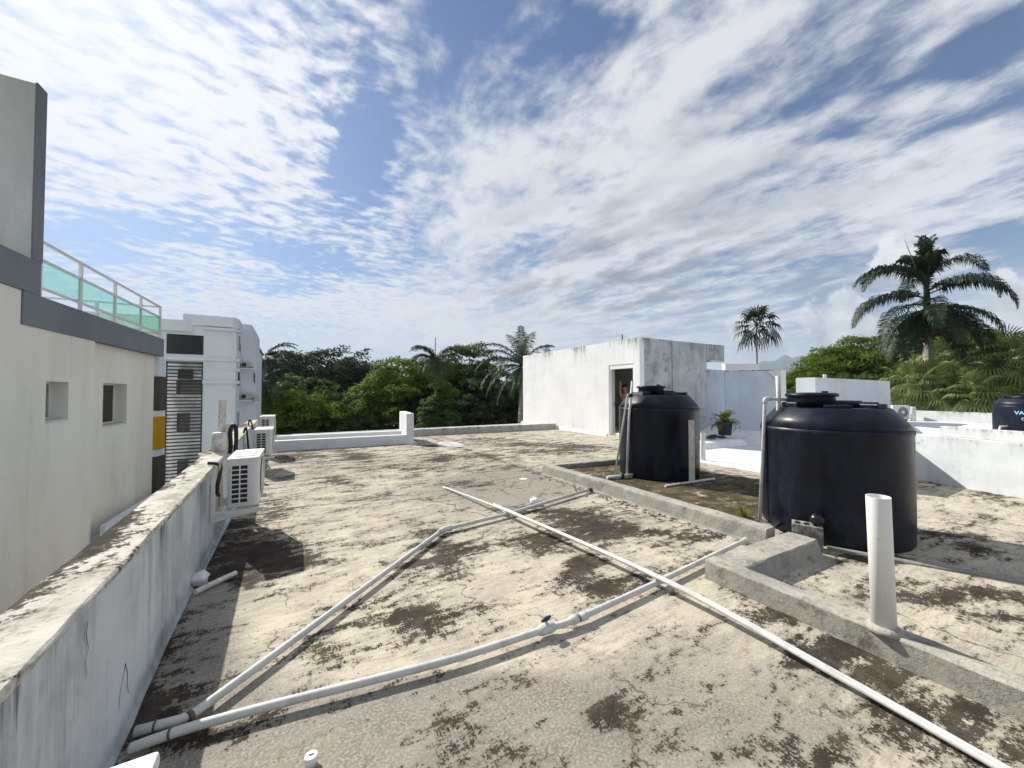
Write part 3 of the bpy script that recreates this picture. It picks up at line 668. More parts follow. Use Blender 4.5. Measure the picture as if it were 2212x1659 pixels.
# boundary wall on the right
def bx_(y): return 10.26-.34*(2.5-y)*.95
t = empty('boundary_wall', (9.9, 1.4, 0), 'long white boundary wall with mouldy cracks under its top, behind the nearer tank at the right', 'wall')
mb = MB(); mb.prism([(bx_(3.4), 3.4), (bx_(-3), -3), (bx_(-3)+.18, -3), (bx_(3.4)+.18, 3.4)], -.02, .855); build(mb, 'wall', M_right, t, .008)
mb = MB(); mb.prism([(bx_(2.2)+.12, 2.2), (bx_(-3)+.12, -3), (bx_(-3)+.30, -3), (bx_(2.2)+.30, 2.2)], .857, 1.03); build(mb, 'upstand', wallpaint('upstand_paint', (.72, .73, .74), (.6, .61, .61), 1.03, .4, (.2, .17, .13), .3, patch=.1, scale=1.3), t, .008)

# neighbouring roof
mb = MB(); mb.prism([(10.51, 3.0), (8.25, -4), (26, -6), (30, 9.5), (15.3, 9.5), (15.3, 3.0)], -10.5, .45)
struct(build(mb, 'neighbour_roof', mat('white_roof_coating', rough=.8, fn=lambda g, b: g.put(b.inputs['Base Color'], g.mix(g.mr(g.noise(g.pos(), 1.2, 6, .6), .4, .7), (.78, .78, .78), (.62, .63, .64))))))
mb = MB(); mb.wallrun((23.6, 7.0), (21.6, -3.5), .2, .44, .87)
thing_mesh(mb, 'far_parapet', wallpaint('far_parapet_paint', (.62, .64, .63), (.48, .50, .49), .87, .5, (.14, .14, .13), .3, patch=.2), (22.6, 2, .45), 'low stained parapet at the far side of the neighbouring roof, in front of the palms', 'wall')
mb = MB(); mb.prism([(14.3, 5.70), (21.6, 5.99), (21.6, 6.5), (14.3, 6.25)], .44, 2.13)
mb.prism([(14.2, 5.6), (14.45, 5.6), (14.45, 6.35), (14.2, 6.35)], .44, .5)
wb = thing_mesh(mb, 'roof_block', wallpaint('roof_block_paint', (.62, .66, .69), (.55, .59, .62), 2.13, .15, (.3, .3, .3), .2), (17, 6, .45), 'plain white box-shaped roof block rising behind the lid of the nearer tank', 'building', bevel=.01)
p = D(1793, 815, 13.2)
mb = MB(); mb.tube([(p.x, p.y+.15, 2.0), (p.x, p.y+.15, 2.29)], .055, 12, hollow=.15)
thing_mesh(mb, 'vent_pipe', M_pvc, (p.x, p.y+.15, 2.1), 'short white vent pipe poking out of the plain white roof block', 'pipe')
# raised kerb on the neighbouring roof
a = D(1975, 930, 11); b = D(2085, 921, 12.0)
mb = MB(); mb.wallrun((15.2, 2.55), (16.3, 4.2), .18, .44, .62, side=-1); mb.wallrun((15.2, 2.55), (19.6, 2.35), .18, .44, .62, side=-1)
thing_mesh(mb, 'roof_kerb', M_bulk, (16, 3, .45), 'low white kerb on the neighbouring roof just beyond the boundary wall', 'curb')
p = D(1973, 909, 16.0)
mb = MB(); mb.tube([(p.x, p.y, .44), (p.x, p.y, 1.06)], .085, 14, hollow=.12)
thing_mesh(mb, 'vent_pipe', M_pvc, (p.x, p.y, .45), 'white vent pipe standing beside the outdoor unit on the neighbouring roof', 'pipe')

# ------------------------------------------------------------------ outdoor air-conditioning units
def make_ac(loc, w=.76, dpt=.31, h=.56, label='', group='white outdoor air-conditioning units hung on the parapet', bracket=True, rib=True, simple=False):
    """w runs along Y, fan faces +X, coil grille on the -Y end; loc = near left bottom corner"""
    x, y, z = loc; t = empty('air_conditioner', loc, label, 'air conditioner', group)
    mb = MB(); c = .045
    mb.prism([(x, y+.012), (x+.012, y), (x+dpt-c, y), (x+dpt-c*.4, y+c*.3), (x+dpt, y+c), (x+dpt, y+w), (x, y+w)], z+.03, z+h-.03)
    casing = build(mb, 'casing', M_acw, t, .004)
    mb = MB(); mb.prism([(x-.008, y-.008), (x+dpt-c, y-.008), (x+dpt+.004, y+c*.6), (x+dpt+.008, y+w), (x-.008, y+w)], z+h-.032, z+h)
    top = build(mb, 'top_cover', M_acw, t, .008)
    mb = MB()
    for k in range(3):
        yy = y+.10+k*(w-.2)/3
        mb.box((x+.03, yy, z+h-.002), (x+dpt-.05, yy+(w-.2)/3-.05, z+h+.008))
    build(mb, 'rib', M_acw, top, .005)
    # grille on the near end: dark coil behind white bars
    gx0, gx1, gz0, gz1 = x+.035, x+dpt*.66, z+.07, z+h-.075
    mb = MB(); mb.box((gx0, y-.004, gz0), (gx1, y+.002, gz1)); build(mb, 'coil', M_acd, t)
    mb = MB()
    for k in range(9):
        zz = gz0+(gz1-gz0)*k/8; mb.box((gx0-.006, y-.014, zz-.006), (gx1+.006, y-.005, zz+.006))
    for k in range(3):
        xx = gx0+(gx1-gx0)*k/2; mb.box((xx-.006, y-.016, gz0-.006), (xx+.006, y-.0045, gz1+.006))
    build(mb, 'grille', M_acw, t)
    mb = MB()   # fan guard on +X side
    cy, cz, rr = y+w*.56, z+h*.5, h*.40
    for q in range(7):
        r1 = rr*(q+1)/7; pts = [(x+dpt+.012, cy+r1*math.cos(2*math.pi*k/24), cz+r1*math.sin(2*math.pi*k/24)) for k in range(25)]
        mb.tube(pts, .004, 5, caps=False)
    build(mb, 'fan_guard', M_acw, t)
    mb = MB(); mb.add([(x+dpt+.003, cy+rr*math.cos(2*math.pi*k/28), cz+rr*math.sin(2*math.pi*k/28)) for k in range(28)], [tuple(range(28))]); build(mb, 'fan_opening', M_acd, t)
    mb = MB()
    for k in range(4):
        a0 = k*math.pi/2; mb.add([(x+dpt+.005, cy+.03*math.cos(a0), cz+.03*math.sin(a0)), (x+dpt+.008, cy+rr*.9*math.cos(a0+.25), cz+rr*.9*math.sin(a0+.25)), (x+dpt+.006, cy+rr*.9*math.cos(a0+.85), cz+rr*.9*math.sin(a0+.85))], [(0, 1, 2)])
    build(mb, 'fan', M_curtain, t)
    for xf in (x+.04, x+dpt-.09): build(MB().box((xf, y+.1, z+.0), (xf+.05, y+w-.1, z+.03)), 'foot', M_acw, t)
    if bracket:
        for yy in (y-.03, y+w-.12):
            mb = MB(); wx = px(yy)+.004
            mb.box((wx, yy, z-.10), (wx+.035, yy+.045, z+.30)); mb.prism([(wx+.035, yy), (x+dpt+.05, yy), (x+dpt+.05, yy+.045), (wx+.035, yy+.045)], z-.045, z-.002)
            mb.add([(wx+.03, yy+.003, z-.10), (wx+.03, yy+.042, z-.10), (x+dpt+.03, yy+.042, z-.03), (x+dpt+.03, yy+.003, z-.03), (wx+.03, yy+.003, z-.046), (wx+.03, yy+.042, z-.046)],
                   [(0, 3, 2, 1), (0, 1, 5, 4), (0, 4, 3), (1, 2, 5), (2, 3, 4, 5)])
            build(mb, 'bracket', M_acw, t, .003)
    return t
def hose(pts, r, label, loc, m_=M_blkp, name='insulated_hose', cat='hose', group=None):
    P = [Vector(p) for p in pts]; out = []
    for i in range(len(P)-1):
        p0, p1, p2, p3 = P[max(i-1, 0)], P[i], P[i+1], P[min(i+2, len(P)-1)]
        for k in range(7):
            t = k/7; out.append(.5*((2*p1)+(p2-p0)*t+(2*p0-5*p1+4*p2-p3)*t*t+(3*p1-p0-3*p2+p3)*t**3))
    out.append(P[-1]); mb = MB().tube(out, r, 10)
    return thing_mesh(mb, name, m_, loc, label, cat, group)
make_ac((-.64, 5.12, .37), dpt=.285, label='white outdoor air conditioner nearest along the parapet, hung above the square dark shadow')
make_ac((-.735, 9.35, .33), label='white outdoor air conditioner farther along the parapet, just before the low kerb walls')
make_ac((-.80, 11.6, .50), label='outdoor air conditioner at the far end of the parapet, mostly hidden behind another', h=.54)
make_ac((-.545, .26, .38), label='white rounded corner of an outdoor air conditioner at the very bottom left of the photo')
hose([(-.745, 5.35, .50), (-.735, 5.15, .60), (-.72, 5.22, .75), (-.74, 5.35, .84), (-.85, 5.4, .86)], .02, 'black insulated hose bulging behind the nearest air conditioner', (-.74, 5.3, .6))
hose([(-.80, 6.62, .80), (-.79, 6.58, .93), (-.795, 6.55, 1.10), (-.77, 6.56, 1.19), (-.735, 6.58, 1.15), (-.73, 6.6, 1.0), (-.735, 6.6, .88), (-.72, 6.5, .80)], .026, 'thick black hose looped over the parapet beside the standing white pipes', (-.78, 6.6, .83))
hose([(-.90, 9.2, .85), (-.86, 9.15, .96), (-.83, 9.1, .80), (-.81, 9.12, .55), (-.80, 9.25, .45)], .018, 'black hose hanging from the parapet behind the second air conditioner', (-.83, 9.2, .6))
hose([(-1.0, 11.2, .85), (-.97, 11.0, 1.0), (-.92, 10.95, .93), (-.92, 11.3, .75)], .016, 'tangled black hose on the parapet by the farthest air conditioner', (-.95, 11.1, .85))
# pipes standing on the parapet
mb = MB(); mb.tube([(-.905, 6.60, .80), (-.89, 6.60, 1.55)], .044, 16, hollow=.12); thing_mesh(mb, 'vent_pipe', M_pvc2, (-.9, 6.6, .82), 'tallest of the white vent pipes standing on the left parapet', 'pipe', 'vent pipes on the parapet')
mb = MB(); mb.lathe([(.085, 0), (.085, .20), (.08, .29), (.06, .30)], (-.905, 6.48, .81), 20, True); thing_mesh(mb, 'pipe_collar', M_pvc2, (-.9, 6.48, .82), 'wide squat white pipe collar in front of the tall vent pipe on the parapet', 'pipe', 'vent pipes on the parapet')
mb = MB(); mb.tube([(-.845, 6.78, .80), (-.84, 6.78, 1.20)], .036, 14, hollow=.12); thing_mesh(mb, 'vent_pipe', M_pvc2, (-.845, 6.78, .82), 'short white vent pipe just right of the tall one on the parapet', 'pipe', 'vent pipes on the parapet')

# ------------------------------------------------------------------ water tanks
def make_tank(cx, cy, z0, s=1.0, lid=(-.22, .12), label='', group='black water tanks', rotk=0):
    t = empty('water_tank', (cx, cy, z0), label, 'water tank', group)
    q = lambda l: [(r*s, z*s) for r, z in l]
    mb = MB(); mb.lathe(q([(.68, 0), (.70, .03), (.705, .3), (.705, 1.18), (.712, 1.195), (.712, 1.235), (.69, 1.25)]), (cx, cy, z0), 72, True)
    build(mb, 'body', M_tank, t)
    mb = MB(); mb.lathe(q([(.70, 1.246), (.705, 1.25), (.63, 1.36), (.545, 1.462), (.53, 1.474), (.40, 1.478)]), (cx, cy, z0), 72, True)
    build(mb, 'shoulder', M_tank, t)
    # stepped deck of radial pads round the manhole
    mb = MB(); rs = random.Random(3)
    for k in range(6):
        a = rotk+k*math.pi/3+.3; w = .26; r0, r1 = .16, .50-.01*(k % 2); z1 = 1.512+.012*(k % 3)
        pts = [(cx+s*r0*math.cos(a-w*1.3), cy+s*r0*math.sin(a-w*1.3)), (cx+s*r1*math.cos(a-w), cy+s*r1*math.sin(a-w)), (cx+s*(r1+.012)*math.cos(a), cy+s*(r1+.012)*math.sin(a)), (cx+s*r1*math.cos(a+w), cy+s*r1*math.sin(a+w)), (cx+s*r0*math.cos(a+w*1.3), cy+s*r0*math.sin(a+w*1.3))]
        mb.prism(pts, z0+s*1.47, z0+s*z1)
    mb.lathe(q([(.30, 1.47), (.30, 1.548), (.28, 1.556)]), (cx, cy, z0), 36)
    build(mb, 'deck', M_tank, t, .012*s)
    lx, ly = cx+lid[0]*s, cy+lid[1]*s
    mb = MB(); mb.lathe(q([(.235, 1.47), (.225, 1.60), (.225, 1.605)]), (lx, ly, z0), 40, True); build(mb, 'neck', M_tank, t)
    mb = MB(); mb.lathe(q([(.252, 1.602), (.258, 1.61), (.258, 1.632), (.24, 1.645), (.05, 1.652)]), (lx, ly, z0), 40, True); ld = build(mb, 'lid', M_tank, t)
    mb = MB(); mb.prism([(lx+.03*s, ly-.16*s), (lx+.17*s, ly-.09*s), (lx+.15*s, ly-.04*s), (lx+.01*s, ly-.11*s)], z0+1.645*s, z0+1.668*s); build(mb, 'grip', M_tank, ld, .004)
    return t
T2 = (5.62, 2.10); T1 = (6.05, 4.97)
make_tank(*T2, 0.0, 1.0, (-.22, .10), 'large black plastic water tank nearest the camera, beside the upright white pipe', rotk=.2)
make_tank(*T1, .10, 1.02, (-.16, .02), 'black plastic water tank farther back, standing on the mossy basin before the doorway', rotk=.9)
T3 = (14.90, 1.79)
t3 = make_tank(*T3, .45, .72, (.1, -.1), 'small black water tank lettered in light blue at the right edge, on the neighbouring roof', rotk=.5)
# lettering and badge on the third tank
def tank_text():
    m_ = mat('light_blue_print', (.22, .62, .90), .5)
    cu = bpy.data.curves.new('lettering', 'FONT'); cu.body = 'VALLEX'; cu.size = .108; cu.extrude = 0; cu.offset = .003; cu.shear = .0; cu.align_x = 'LEFT'
    tmp = bpy.data.objects.new('tmp', cu); COL.objects.link(tmp); refresh()
    me = bpy.data.meshes.new_from_object(tmp.evaluated_get(bpy.context.evaluated_depsgraph_get())); bpy.data.objects.remove(tmp)
    Rr = .712*.72; view = math.atan2(-T3[1], -T3[0])          # face of the tank towards the terrace
    W = max(v.co.x for v in me.vertices)
    def wrap(me, z0, shift, grow=.004):
        for v in me.vertices:
            a = view-math.pi*0+(-0+ (v.co.x+shift))/Rr
            v.co = Vector((Rr*math.cos(a), Rr*math.sin(a), z0+v.co.y))*1.0
            k = 1+grow/Rr; v.co.x *= k; v.co.y *= k
    bm = bmesh.new(); bm.from_mesh(me); bmesh.ops.subdivide_edges(bm, edges=[e for e in bm.edges if e.calc_length() > .03], cuts=2); bm.to_mesh(me); bm.free()
    wrap(me, .70, -.17)
    o = link('lettering', me, m_, t3)
    # oval badge
    bm = bmesh.new()
    ring = [(.075*math.cos(a), .047*math.sin(a)) for a in [2*math.pi*k/24 for k in range(24)]]
    inn = [(p[0]*.84, p[1]*.80) for p in ring]
    vo = [bm.verts.new((p[0], p[1], 0)) for p in ring]; vi = [bm.verts.new((p[0], p[1], 0)) for p in inn]
    for k in range(24): bm.faces.new((vo[k], vo[(k+1) % 24], vi[(k+1) % 24], vi[k]))
    for (x0, y0, w_) in ((-.045, .008, .035), (-.01, -.012, .05), (-.03, -.026, .03), (.01, .016, .03)):
        q = [bm.verts.new(p) for p in ((x0, y0, 0), (x0+w_, y0-.006, 0), (x0+w_+.008, y0+.008, 0), (x0+.006, y0+.012, 0))]; bm.faces.new(q)
    m2 = bpy.data.meshes.new('badge'); bm.to_mesh(m2); bm.free(); wrap(m2, .60, -.0)
    link('badge', m2, m_, t3)
tank_text()

# ------------------------------------------------------------------ pipes
def elbow_path(P, r=.05, n=5):
    P = [Vector(p) for p in P]; out = [P[0]]
    for i in range(1, len(P)-1):
        a, b, c = P[i-1], P[i], P[i+1]; k = min(r, (a-b).length*.45, (c-b).length*.45)
        p0 = b+(a-b).normalized()*k; p1 = b+(c-b).normalized()*k
        for j in range(n+1):
            t = j/n; out.append(p0*(1-t)**2+b*2*t*(1-t)+p1*t*t)
    return out+[P[-1]]
def at_h(lst, z): return [G(x, y, z) for x, y in lst]
# pipe A: wall foot -> elbow -> right end by the basin curb
r = .0225
PA = at_h([(292, 1580), (405, 1551), (600, 1408), (800, 1260), (957, 1144), (1100, 1109), (1275, 1057)], r+.024)
t = empty('floor_pipe', PA[3], 'white plastic pipe bending at an elbow, lying from the left wall towards the farther tank', 'pipe', 'white pipes lying on the roof')
build(MB().tube(elbow_path(PA[:5]+PA[5:], .05), r, 16), 'tube', M_pvc, t)
d1 = (PA[4]-PA[3]).normalized(); d2 = (PA[5]-PA[4]).normalized()
build(MB().tube(elbow_path([PA[4]-d1*.11, PA[4], PA[4]+d2*.11], .05), r+.008, 16), 'elbow', M_pvc, t)
dd = (PA[2]-PA[1]).normalized()
build(MB().tube([PA[1]-dd*.0+Vector((0, 0, .0)), PA[1]+dd*.02], r+.004, 14), 'cement_ring', M_glue, t)
d0 = (PA[1]-PA[0]).normalized(); build(MB().tube([PA[0]+d0*.07, PA[0]+d0*.078], r+.004, 14), 'cement_ring', M_glue, t)
e = PA[-1]; build(MB().tube(elbow_path([e-d2*.05, e+d2*.02, e+d2*.02+Vector((.02, .0, -.06))], .02), r+.007, 14), 'end_elbow', M_glue, t)
# pipe B: wall foot -> curve -> valve -> coupling -> right end
PB = at_h([(282, 1607), (355, 1590), (440, 1563), (600, 1520), (800, 1470), (1000, 1417), (1180, 1358), (1250, 1335), (1430, 1253), (1530, 1205), (1612, 1166)], r+.026)
PA[0].z -= .02; PB[0].z -= .02; PA[-1].z += .01
t = empty('floor_pipe', PB[5], 'white plastic pipe with a blue-handled valve, sweeping across the foreground from the left wall', 'pipe', 'white pipes lying on the roof')
def spline(P, n=6):
    out = []
    for i in range(len(P)-1):
        p0, p1, p2, p3 = P[max(i-1, 0)], P[i], P[i+1], P[min(i+2, len(P)-1)]
        for k in range(n):
            q = k/n; out.append(.5*((2*p1)+(p2-p0)*q+(2*p0-5*p1+4*p2-p3)*q*q+(3*p1-p0-3*p2+p3)*q**3))
    return out+[P[-1]]
build(MB().tube(spline(PB), r, 16), 'tube', M_pvc, t)
vd = (PB[7]-PB[6]).normalized(); V = PB[6]
mb = MB(); mb.tube([V-vd*.06, V-vd*.045, V-vd*.04, V+vd*.04, V+vd*.045, V+vd*.06], [r+.008, r+.008, r+.013, r+.013, r+.008, r+.008], 18); mb.tube([V, V+Vector((0, 0, .062))], .013, 12)
va = build(mb, 'valve', M_pvc, t)
side = vd.cross(Vector((0, 0, 1))); hc = V+Vector((0, 0, .066))
mb = MB(); mb.tube([hc-vd*.04+side*.012, hc-vd*.015+side*.003, hc+vd*.015-side*.003, hc+vd*.04-side*.012], [.009, .015, .015, .009], 10); build(mb, 'handle', M_blue_h, va)
C2 = PB[7]; mb = MB(); mb.tube([C2-vd*.075, C2-vd*.01], r+.007, 18); mb.tube([C2+vd*.005, C2+vd*.07], r+.006, 18); build(mb, 'coupling', M_pvc, t)
mb = MB(); mb.tube([C2-vd*.012, C2+vd*.006], r+.003, 16); build(mb, 'cement_ring', M_glue, t)
d0 = (PB[1]-PB[0]).normalized(); mb = MB(); mb.tube([PB[1]+d0*.02, PB[1]+d0*.028], r+.004, 14); build(mb, 'cement_ring', M_glue, t)
e = PB[-1]; d2 = (PB[-1]-PB[-2]).normalized()
build(MB().tube(elbow_path([e-d2*.05, e+d2*.0, e+d2*.03+Vector((.0, .0, -.05))], .02), r+.009, 14), 'end_elbow', M_pvc2, t)
# pipe C: two pipes lying side by side across the others
z_ = 2*r+.034
PC = at_h([(958, 1052), (1100, 1106), (1420, 1247), (1800, 1452), (2165, 1659)], z_)
PC[0].z = .03; PC[1].z = .075; 
ext = PC[-1]+(PC[-1]-PC[-2]).normalized()*.9
PC = [G(958, 1052, .02), G(1105, 1108, .094), G(1421, 1248, .098), G(1800, 1456, .05), G(2150, 1655, .03)]
PC.append(PC[-1]+(PC[-1]-PC[-2]).normalized()*.9)
n0 = Vector((1, 0, 0))
t1 = thing_mesh(MB().tube(spline(PC), .0155, 14), 'floor_pipe', M_pvc, PC[2], 'long straight white pipe lying over the other two, left of the parallel pair', 'pipe', 'white pipes lying on the roof')
PD = [p+Vector((.0325, .006, -.002)) for p in PC[1:]]; PD.insert(0, G(1062, 1090, .07)+Vector((.034, 0, 0))); 
t1 = thing_mesh(MB().tube(spline(PD), .0145, 14), 'floor_pipe', M_pvc, PD[2], 'shorter white pipe lying tight along the right side of the long straight one', 'pipe', 'white pipes lying on the roof')
# tall upright pipe at the curb
b0 = Vector((3.235, .95, .16)); tt = Vector((3.20, .955, .995))
t = empty('upright_pipe', b0, 'thick white plastic pipe standing upright from the concrete curb at the right', 'pipe')
build(MB().tube([b0, tt], .060, 32, hollow=.10), 'tube', M_pvcw, t)
mb = MB(); rs = random.Random(2)
mb.lathe([(.10, -.003), (.085, .02), (.066, .035)], (b0.x, b0.y, b0.z), 14, True); build(mb, 'mortar_collar', M_curb, t)
# risers of tank 2
def c2(x, y, d): return D(x, y, d)
t = empty('fill_pipe', G(1660, 1135), 'pair of thin white risers joined near the lid of the nearer black tank', 'pipe', 'white riser pipes at the tanks')
b1 = G(1641, 1133, .0); b2 = G(1677.5, 1136, .0); dep = 4.72
e1 = D(1652.5, 861, dep); x1_ = D(1684, 862, dep); e2 = D(1680, 812, dep); inn = D(1733, 868, 4.78)
b1 = D(1641, 1134, dep); b2 = D(1676, 1136, dep); b1.z = b2.z = .01
build(MB().tube(elbow_path([b1, e1, x1_, inn], .03), .0185, 12), 'tube', M_pvc, t)
build(MB().tube([b2, D(1682, 860, dep+.0)+Vector((0, 0, 0)), e2], .0235, 12), 'riser', M_pvc, t)
build(MB().tube(elbow_path([e1-Vector((0, 0, .06)), e1, e1+(x1_-e1)*.45], .03), .025, 12), 'elbow', M_pvc, t)
# risers of tank 1
dep = 6.95
t = empty('fill_pipe', G(1345, 1030, .1), 'two slanting thin white risers beside the farther black tank', 'pipe', 'white riser pipes at the tanks')
b1 = D(1328, 1031, dep); b2 = D(1354, 1025, dep); e1 = D(1356, 853, dep+.0); top = D(1366, 823, dep); inn = D(1388, 851, dep-.05)
b1.z = .14; b2.z = .14
build(MB().tube(elbow_path([b1, e1, D(1362, 852, dep), inn], .02), .0175, 12), 'tube', M_pvc, t)
build(MB().tube([b2, D(1359, 900, dep), top], .022, 12), 'riser', M_pvc, t)
build(MB().tube([D(1358, 855, dep-.03), D(1366, 853, dep-.03)], .035, 12), 'clamp', M_blkp, t)
pa, pb_ = D(1311, 1039, 6.75), D(1375, 1018, 6.95); pa.z = .135; pb_.z = .15
build(MB().tube([pa, pb_], .031, 14), 'outlet', M_pvc, t)
mm_ = (pa+pb_)/2; build(MB().tube([mm_-(pb_-pa)*.04, mm_+(pb_-pa)*.04], .046, 14), 'clamp', M_blkp, t)
# white box-section post leaning on tank 1
p = D(1493, 1038, 6.62)
mb = MB(); mb.prism([(p.x-.055, p.y), (p.x+.04, p.y-.05), (p.x+.07, p.y+.0), (p.x-.02, p.y+.05)], .095, 1.17)
thing_mesh(mb, 'white_post', M_pvc2, (p.x, p.y, .1), 'flat white post standing against the right side of the farther tank', 'post', bevel=.008)
a = G(1437, 1050, .12); b = G(1543, 1034, .12)
thing_mesh(MB().tube([a, b], .02, 12), 'loose_pipe', M_pvc2, (a+b)/2, 'short loose white pipe on the mossy floor in front of the farther tank', 'pipe')
a = G(421, 1280, .035); b = G(509, 1238, .03); mid_ = (a+b)/2
thing_mesh(MB().tube(spline([a, mid_+Vector((0, 0, .004)), b]), .022, 12), 'loose_pipe', M_pvc2, mid_, 'short curved grey-white pipe offcut at the foot of the left parapet', 'pipe')
p = G(1519, 992, .02); mb = MB(); mb.tube([(p.x, p.y, -.01), (p.x, p.y, .66)], .055, 14, hollow=.12)
thing_mesh(mb, 'vent_pipe', M_pvc, (p.x, p.y, 0), 'white vent pipe standing on the white-painted floor between the two tanks', 'pipe')

# ------------------------------------------------------------------ small things
def lump(c, r, seed, sc=(1, 1, 1), amp=.25):
    mb = MB().ball((0, 0, 0), r, 14, 9, sc); rs = random.Random(seed); ph = [rs.uniform(0, 6) for _ in range(4)]
    mb.v = [tuple(Vector(v)*(1+amp*.5*(math.sin(v[0]*60*.1/r+ph[0])+math.sin(v[1]*50*.1/r+ph[1])+math.sin(v[2]*70*.1/r+ph[2])))+Vector(c)) for v in mb.v]; return mb
p = G(1155, 1090, .0); thing_mesh(lump((p.x, p.y, .05), .06, 1), 'plastic_bag', M_foam, (p.x, p.y, 0), 'crumpled white bag lying beside the elbowed pipe near the pipe crossing', 'bag')
p = G(440, 1262, .0); thing_mesh(lump((px(p.y)+.06, p.y, .055), .065, 2, (1, 1, .9)), 'plastic_bag', M_foam, (px(p.y)+.06, p.y, 0), 'white plastic bag wedged at the foot of the left parapet by the pipe offcut', 'bag')
p = G(1310, 1075, .0)
p = G(1160, 1020, .0); mb = MB(); mb.prism([(p.x, p.y), (p.x+.16, p.y+.02), (p.x+.14, p.y+.12), (p.x+.03, p.y+.10)], .002, .012)
p = D(1310, 1200-1, 4)
p = G((1250+185*.31646)/1.1573, (800+1258*.31646)/1.1573)
mb = MB(); mb.lathe([(.075, .0), (.08, .006), (.02, .012)], (p.x, p.y, .003), 10); thing_mesh(mb, 'paper_scrap', M_foam, (p.x, p.y, 0), 'small flat white scrap on the dirty floor left of the basin corner', 'litter')
p = G(672, 1652)
t = empty('bottle_cap', (p.x, p.y, 0), 'small round white plastic cap on the floor at the bottom of the photo', 'cap')
build(MB().lathe([(.024, 0), (.024, .030), (.0235, .031)], (p.x, p.y, .0), 20, True), 'stem', M_cap, t)
build(MB().lathe([(.0265, .028), (.0275, .030), (.0275, .041), (.024, .044)], (p.x, p.y, .0), 20, True), 'lid', M_cap, t)
build(MB().box((p.x-.010, p.y-.003, .0435), (p.x+.010, p.y+.003, .046)), 'slot', M_acd, t)
# concrete block and black float by the nearer tank
def make_block():
    c = Vector((4.74, 1.99)); a = R(-66); ux = Vector((math.cos(a), math.sin(a))); uy = Vector((-ux.y, ux.x)); z0, z1 = .03, .255
    L, W = .26, .17
    t = empty('concrete_block', (c.x, c.y, z0), 'hollow concrete block standing at the end of the curb against the nearer tank', 'block')
    def P(u, v): q = c+ux*u+uy*v; return (q.x, q.y)
    mb = MB()
    def bx2(u0, v0, u1, v1): mb.prism([P(u0, v0), P(u1, v0), P(u1, v1), P(u0, v1)], z0, z1)
    e = .03
    bx2(-L/2, -W/2, L/2, -W/2+e); bx2(-L/2, W/2-e, L/2, W/2)
    for k in range(4):
        u = -L/2+k*(L-e)/3; mb.prism([P(u, -W/2+e), P(u+e, -W/2+e), P(u+e, W/2-e), P(u, W/2-e)], z0, z1-.001)
    build(mb, 'body', M_block, t, .004)
    mb = MB(); mb.prism([P(-L/2+e, -W/2+e), P(L/2-e, -W/2+e), P(L/2-e, W/2-e), P(-L/2+e, W/2-e)], z0+.001, z0+.12); build(mb, 'core_fill', M_glue, t)
    q = c+ux*.085-uy*.0
    b = MB().ball((q.x, q.y, z1+.062), .066, 24, 14, (1.05, 1, .95)); o = thing_mesh(b, 'float_ball', M_black, (q.x, q.y, z1), 'shiny black float ball resting on the concrete block', 'ball')
make_block()
# outlet fittings of tank 2
p = G(1700, 1143, .05)
hose([p+Vector((-.12, .07, .02)), p+Vector((-.04, .05, .06)), p+Vector((.02, .02, .03)), p+Vector((.12, -.03, .05))], .022, 'black rubber hose end wrapped round the outlet at the foot of the nearer tank', tuple(p), M_blkp, 'rubber_hose')
mb = MB(); mb.tube([p+Vector((-.02, -.04, .045)), p+Vector((.14, -.10, .05))], .028, 14); mb.tube([p+Vector((.04, -.065, .05)), p+Vector((.075, -.078, .05))], .036, 14)
thing_mesh(mb, 'pipe_union', M_pvc2, tuple(p), 'short white pipe union at the foot of the nearer tank, left of the concrete block', 'pipe')
mb = MB(); q = Vector((T1[0], T1[1], 0)); v_ = -Vector((T1[0], T1[1], 0)).normalized(); s_ = v_.cross(Vector((0, 0, 1)))
# weed growing by tank 2
def grass_tuft(c, n, h, label, m_, seed=1, name='weed'):
    rs = random.Random(seed); mb = MB()
    for k in range(n):
        a = rs.uniform(0, 6.28); l = h*rs.uniform(.5, 1); lean = rs.uniform(.1, .6); w = .008
        d = Vector((math.cos(a), math.sin(a), 0)); s = Vector((-d.y, d.x, 0))*w; b = Vector(c)+d*.02
        m1 = b+d*l*lean*.4+Vector((0, 0, l*.6)); m2 = b+d*l*lean+Vector((0, 0, l*.95))
        mb.add([b-s, b+s, m1+s, m1-s, m2], [(0, 1, 2, 3), (3, 2, 4)])
    return thing_mesh(mb, name, m_, c, label, 'plant')
p = G(1634, 1095, .08); grass_tuft((4.92, 2.75, .08), 16, .15, 'small green weed sprouting at the left foot of the nearer tank', L_bright)

# loose mortar crumbs along the basin curb
def crumbs():
    rs = random.Random(8); mb = MB()
    for k in range(160):
        y = rs.uniform(2.6, 6.3); x = 4.30-abs(rs.gauss(0, .09)); r_ = rs.uniform(.006, .026)
        mb.ball((x, y, r_*.3), r_, 6, 4, (1, rs.uniform(.6, 1.3), .6))
    o = build(mb, 'rubble', M_curb); o['kind'] = 'stuff'; tag(o, 'pale mortar crumbs scattered along the foot of the basin curb', 'rubble')
crumbs()

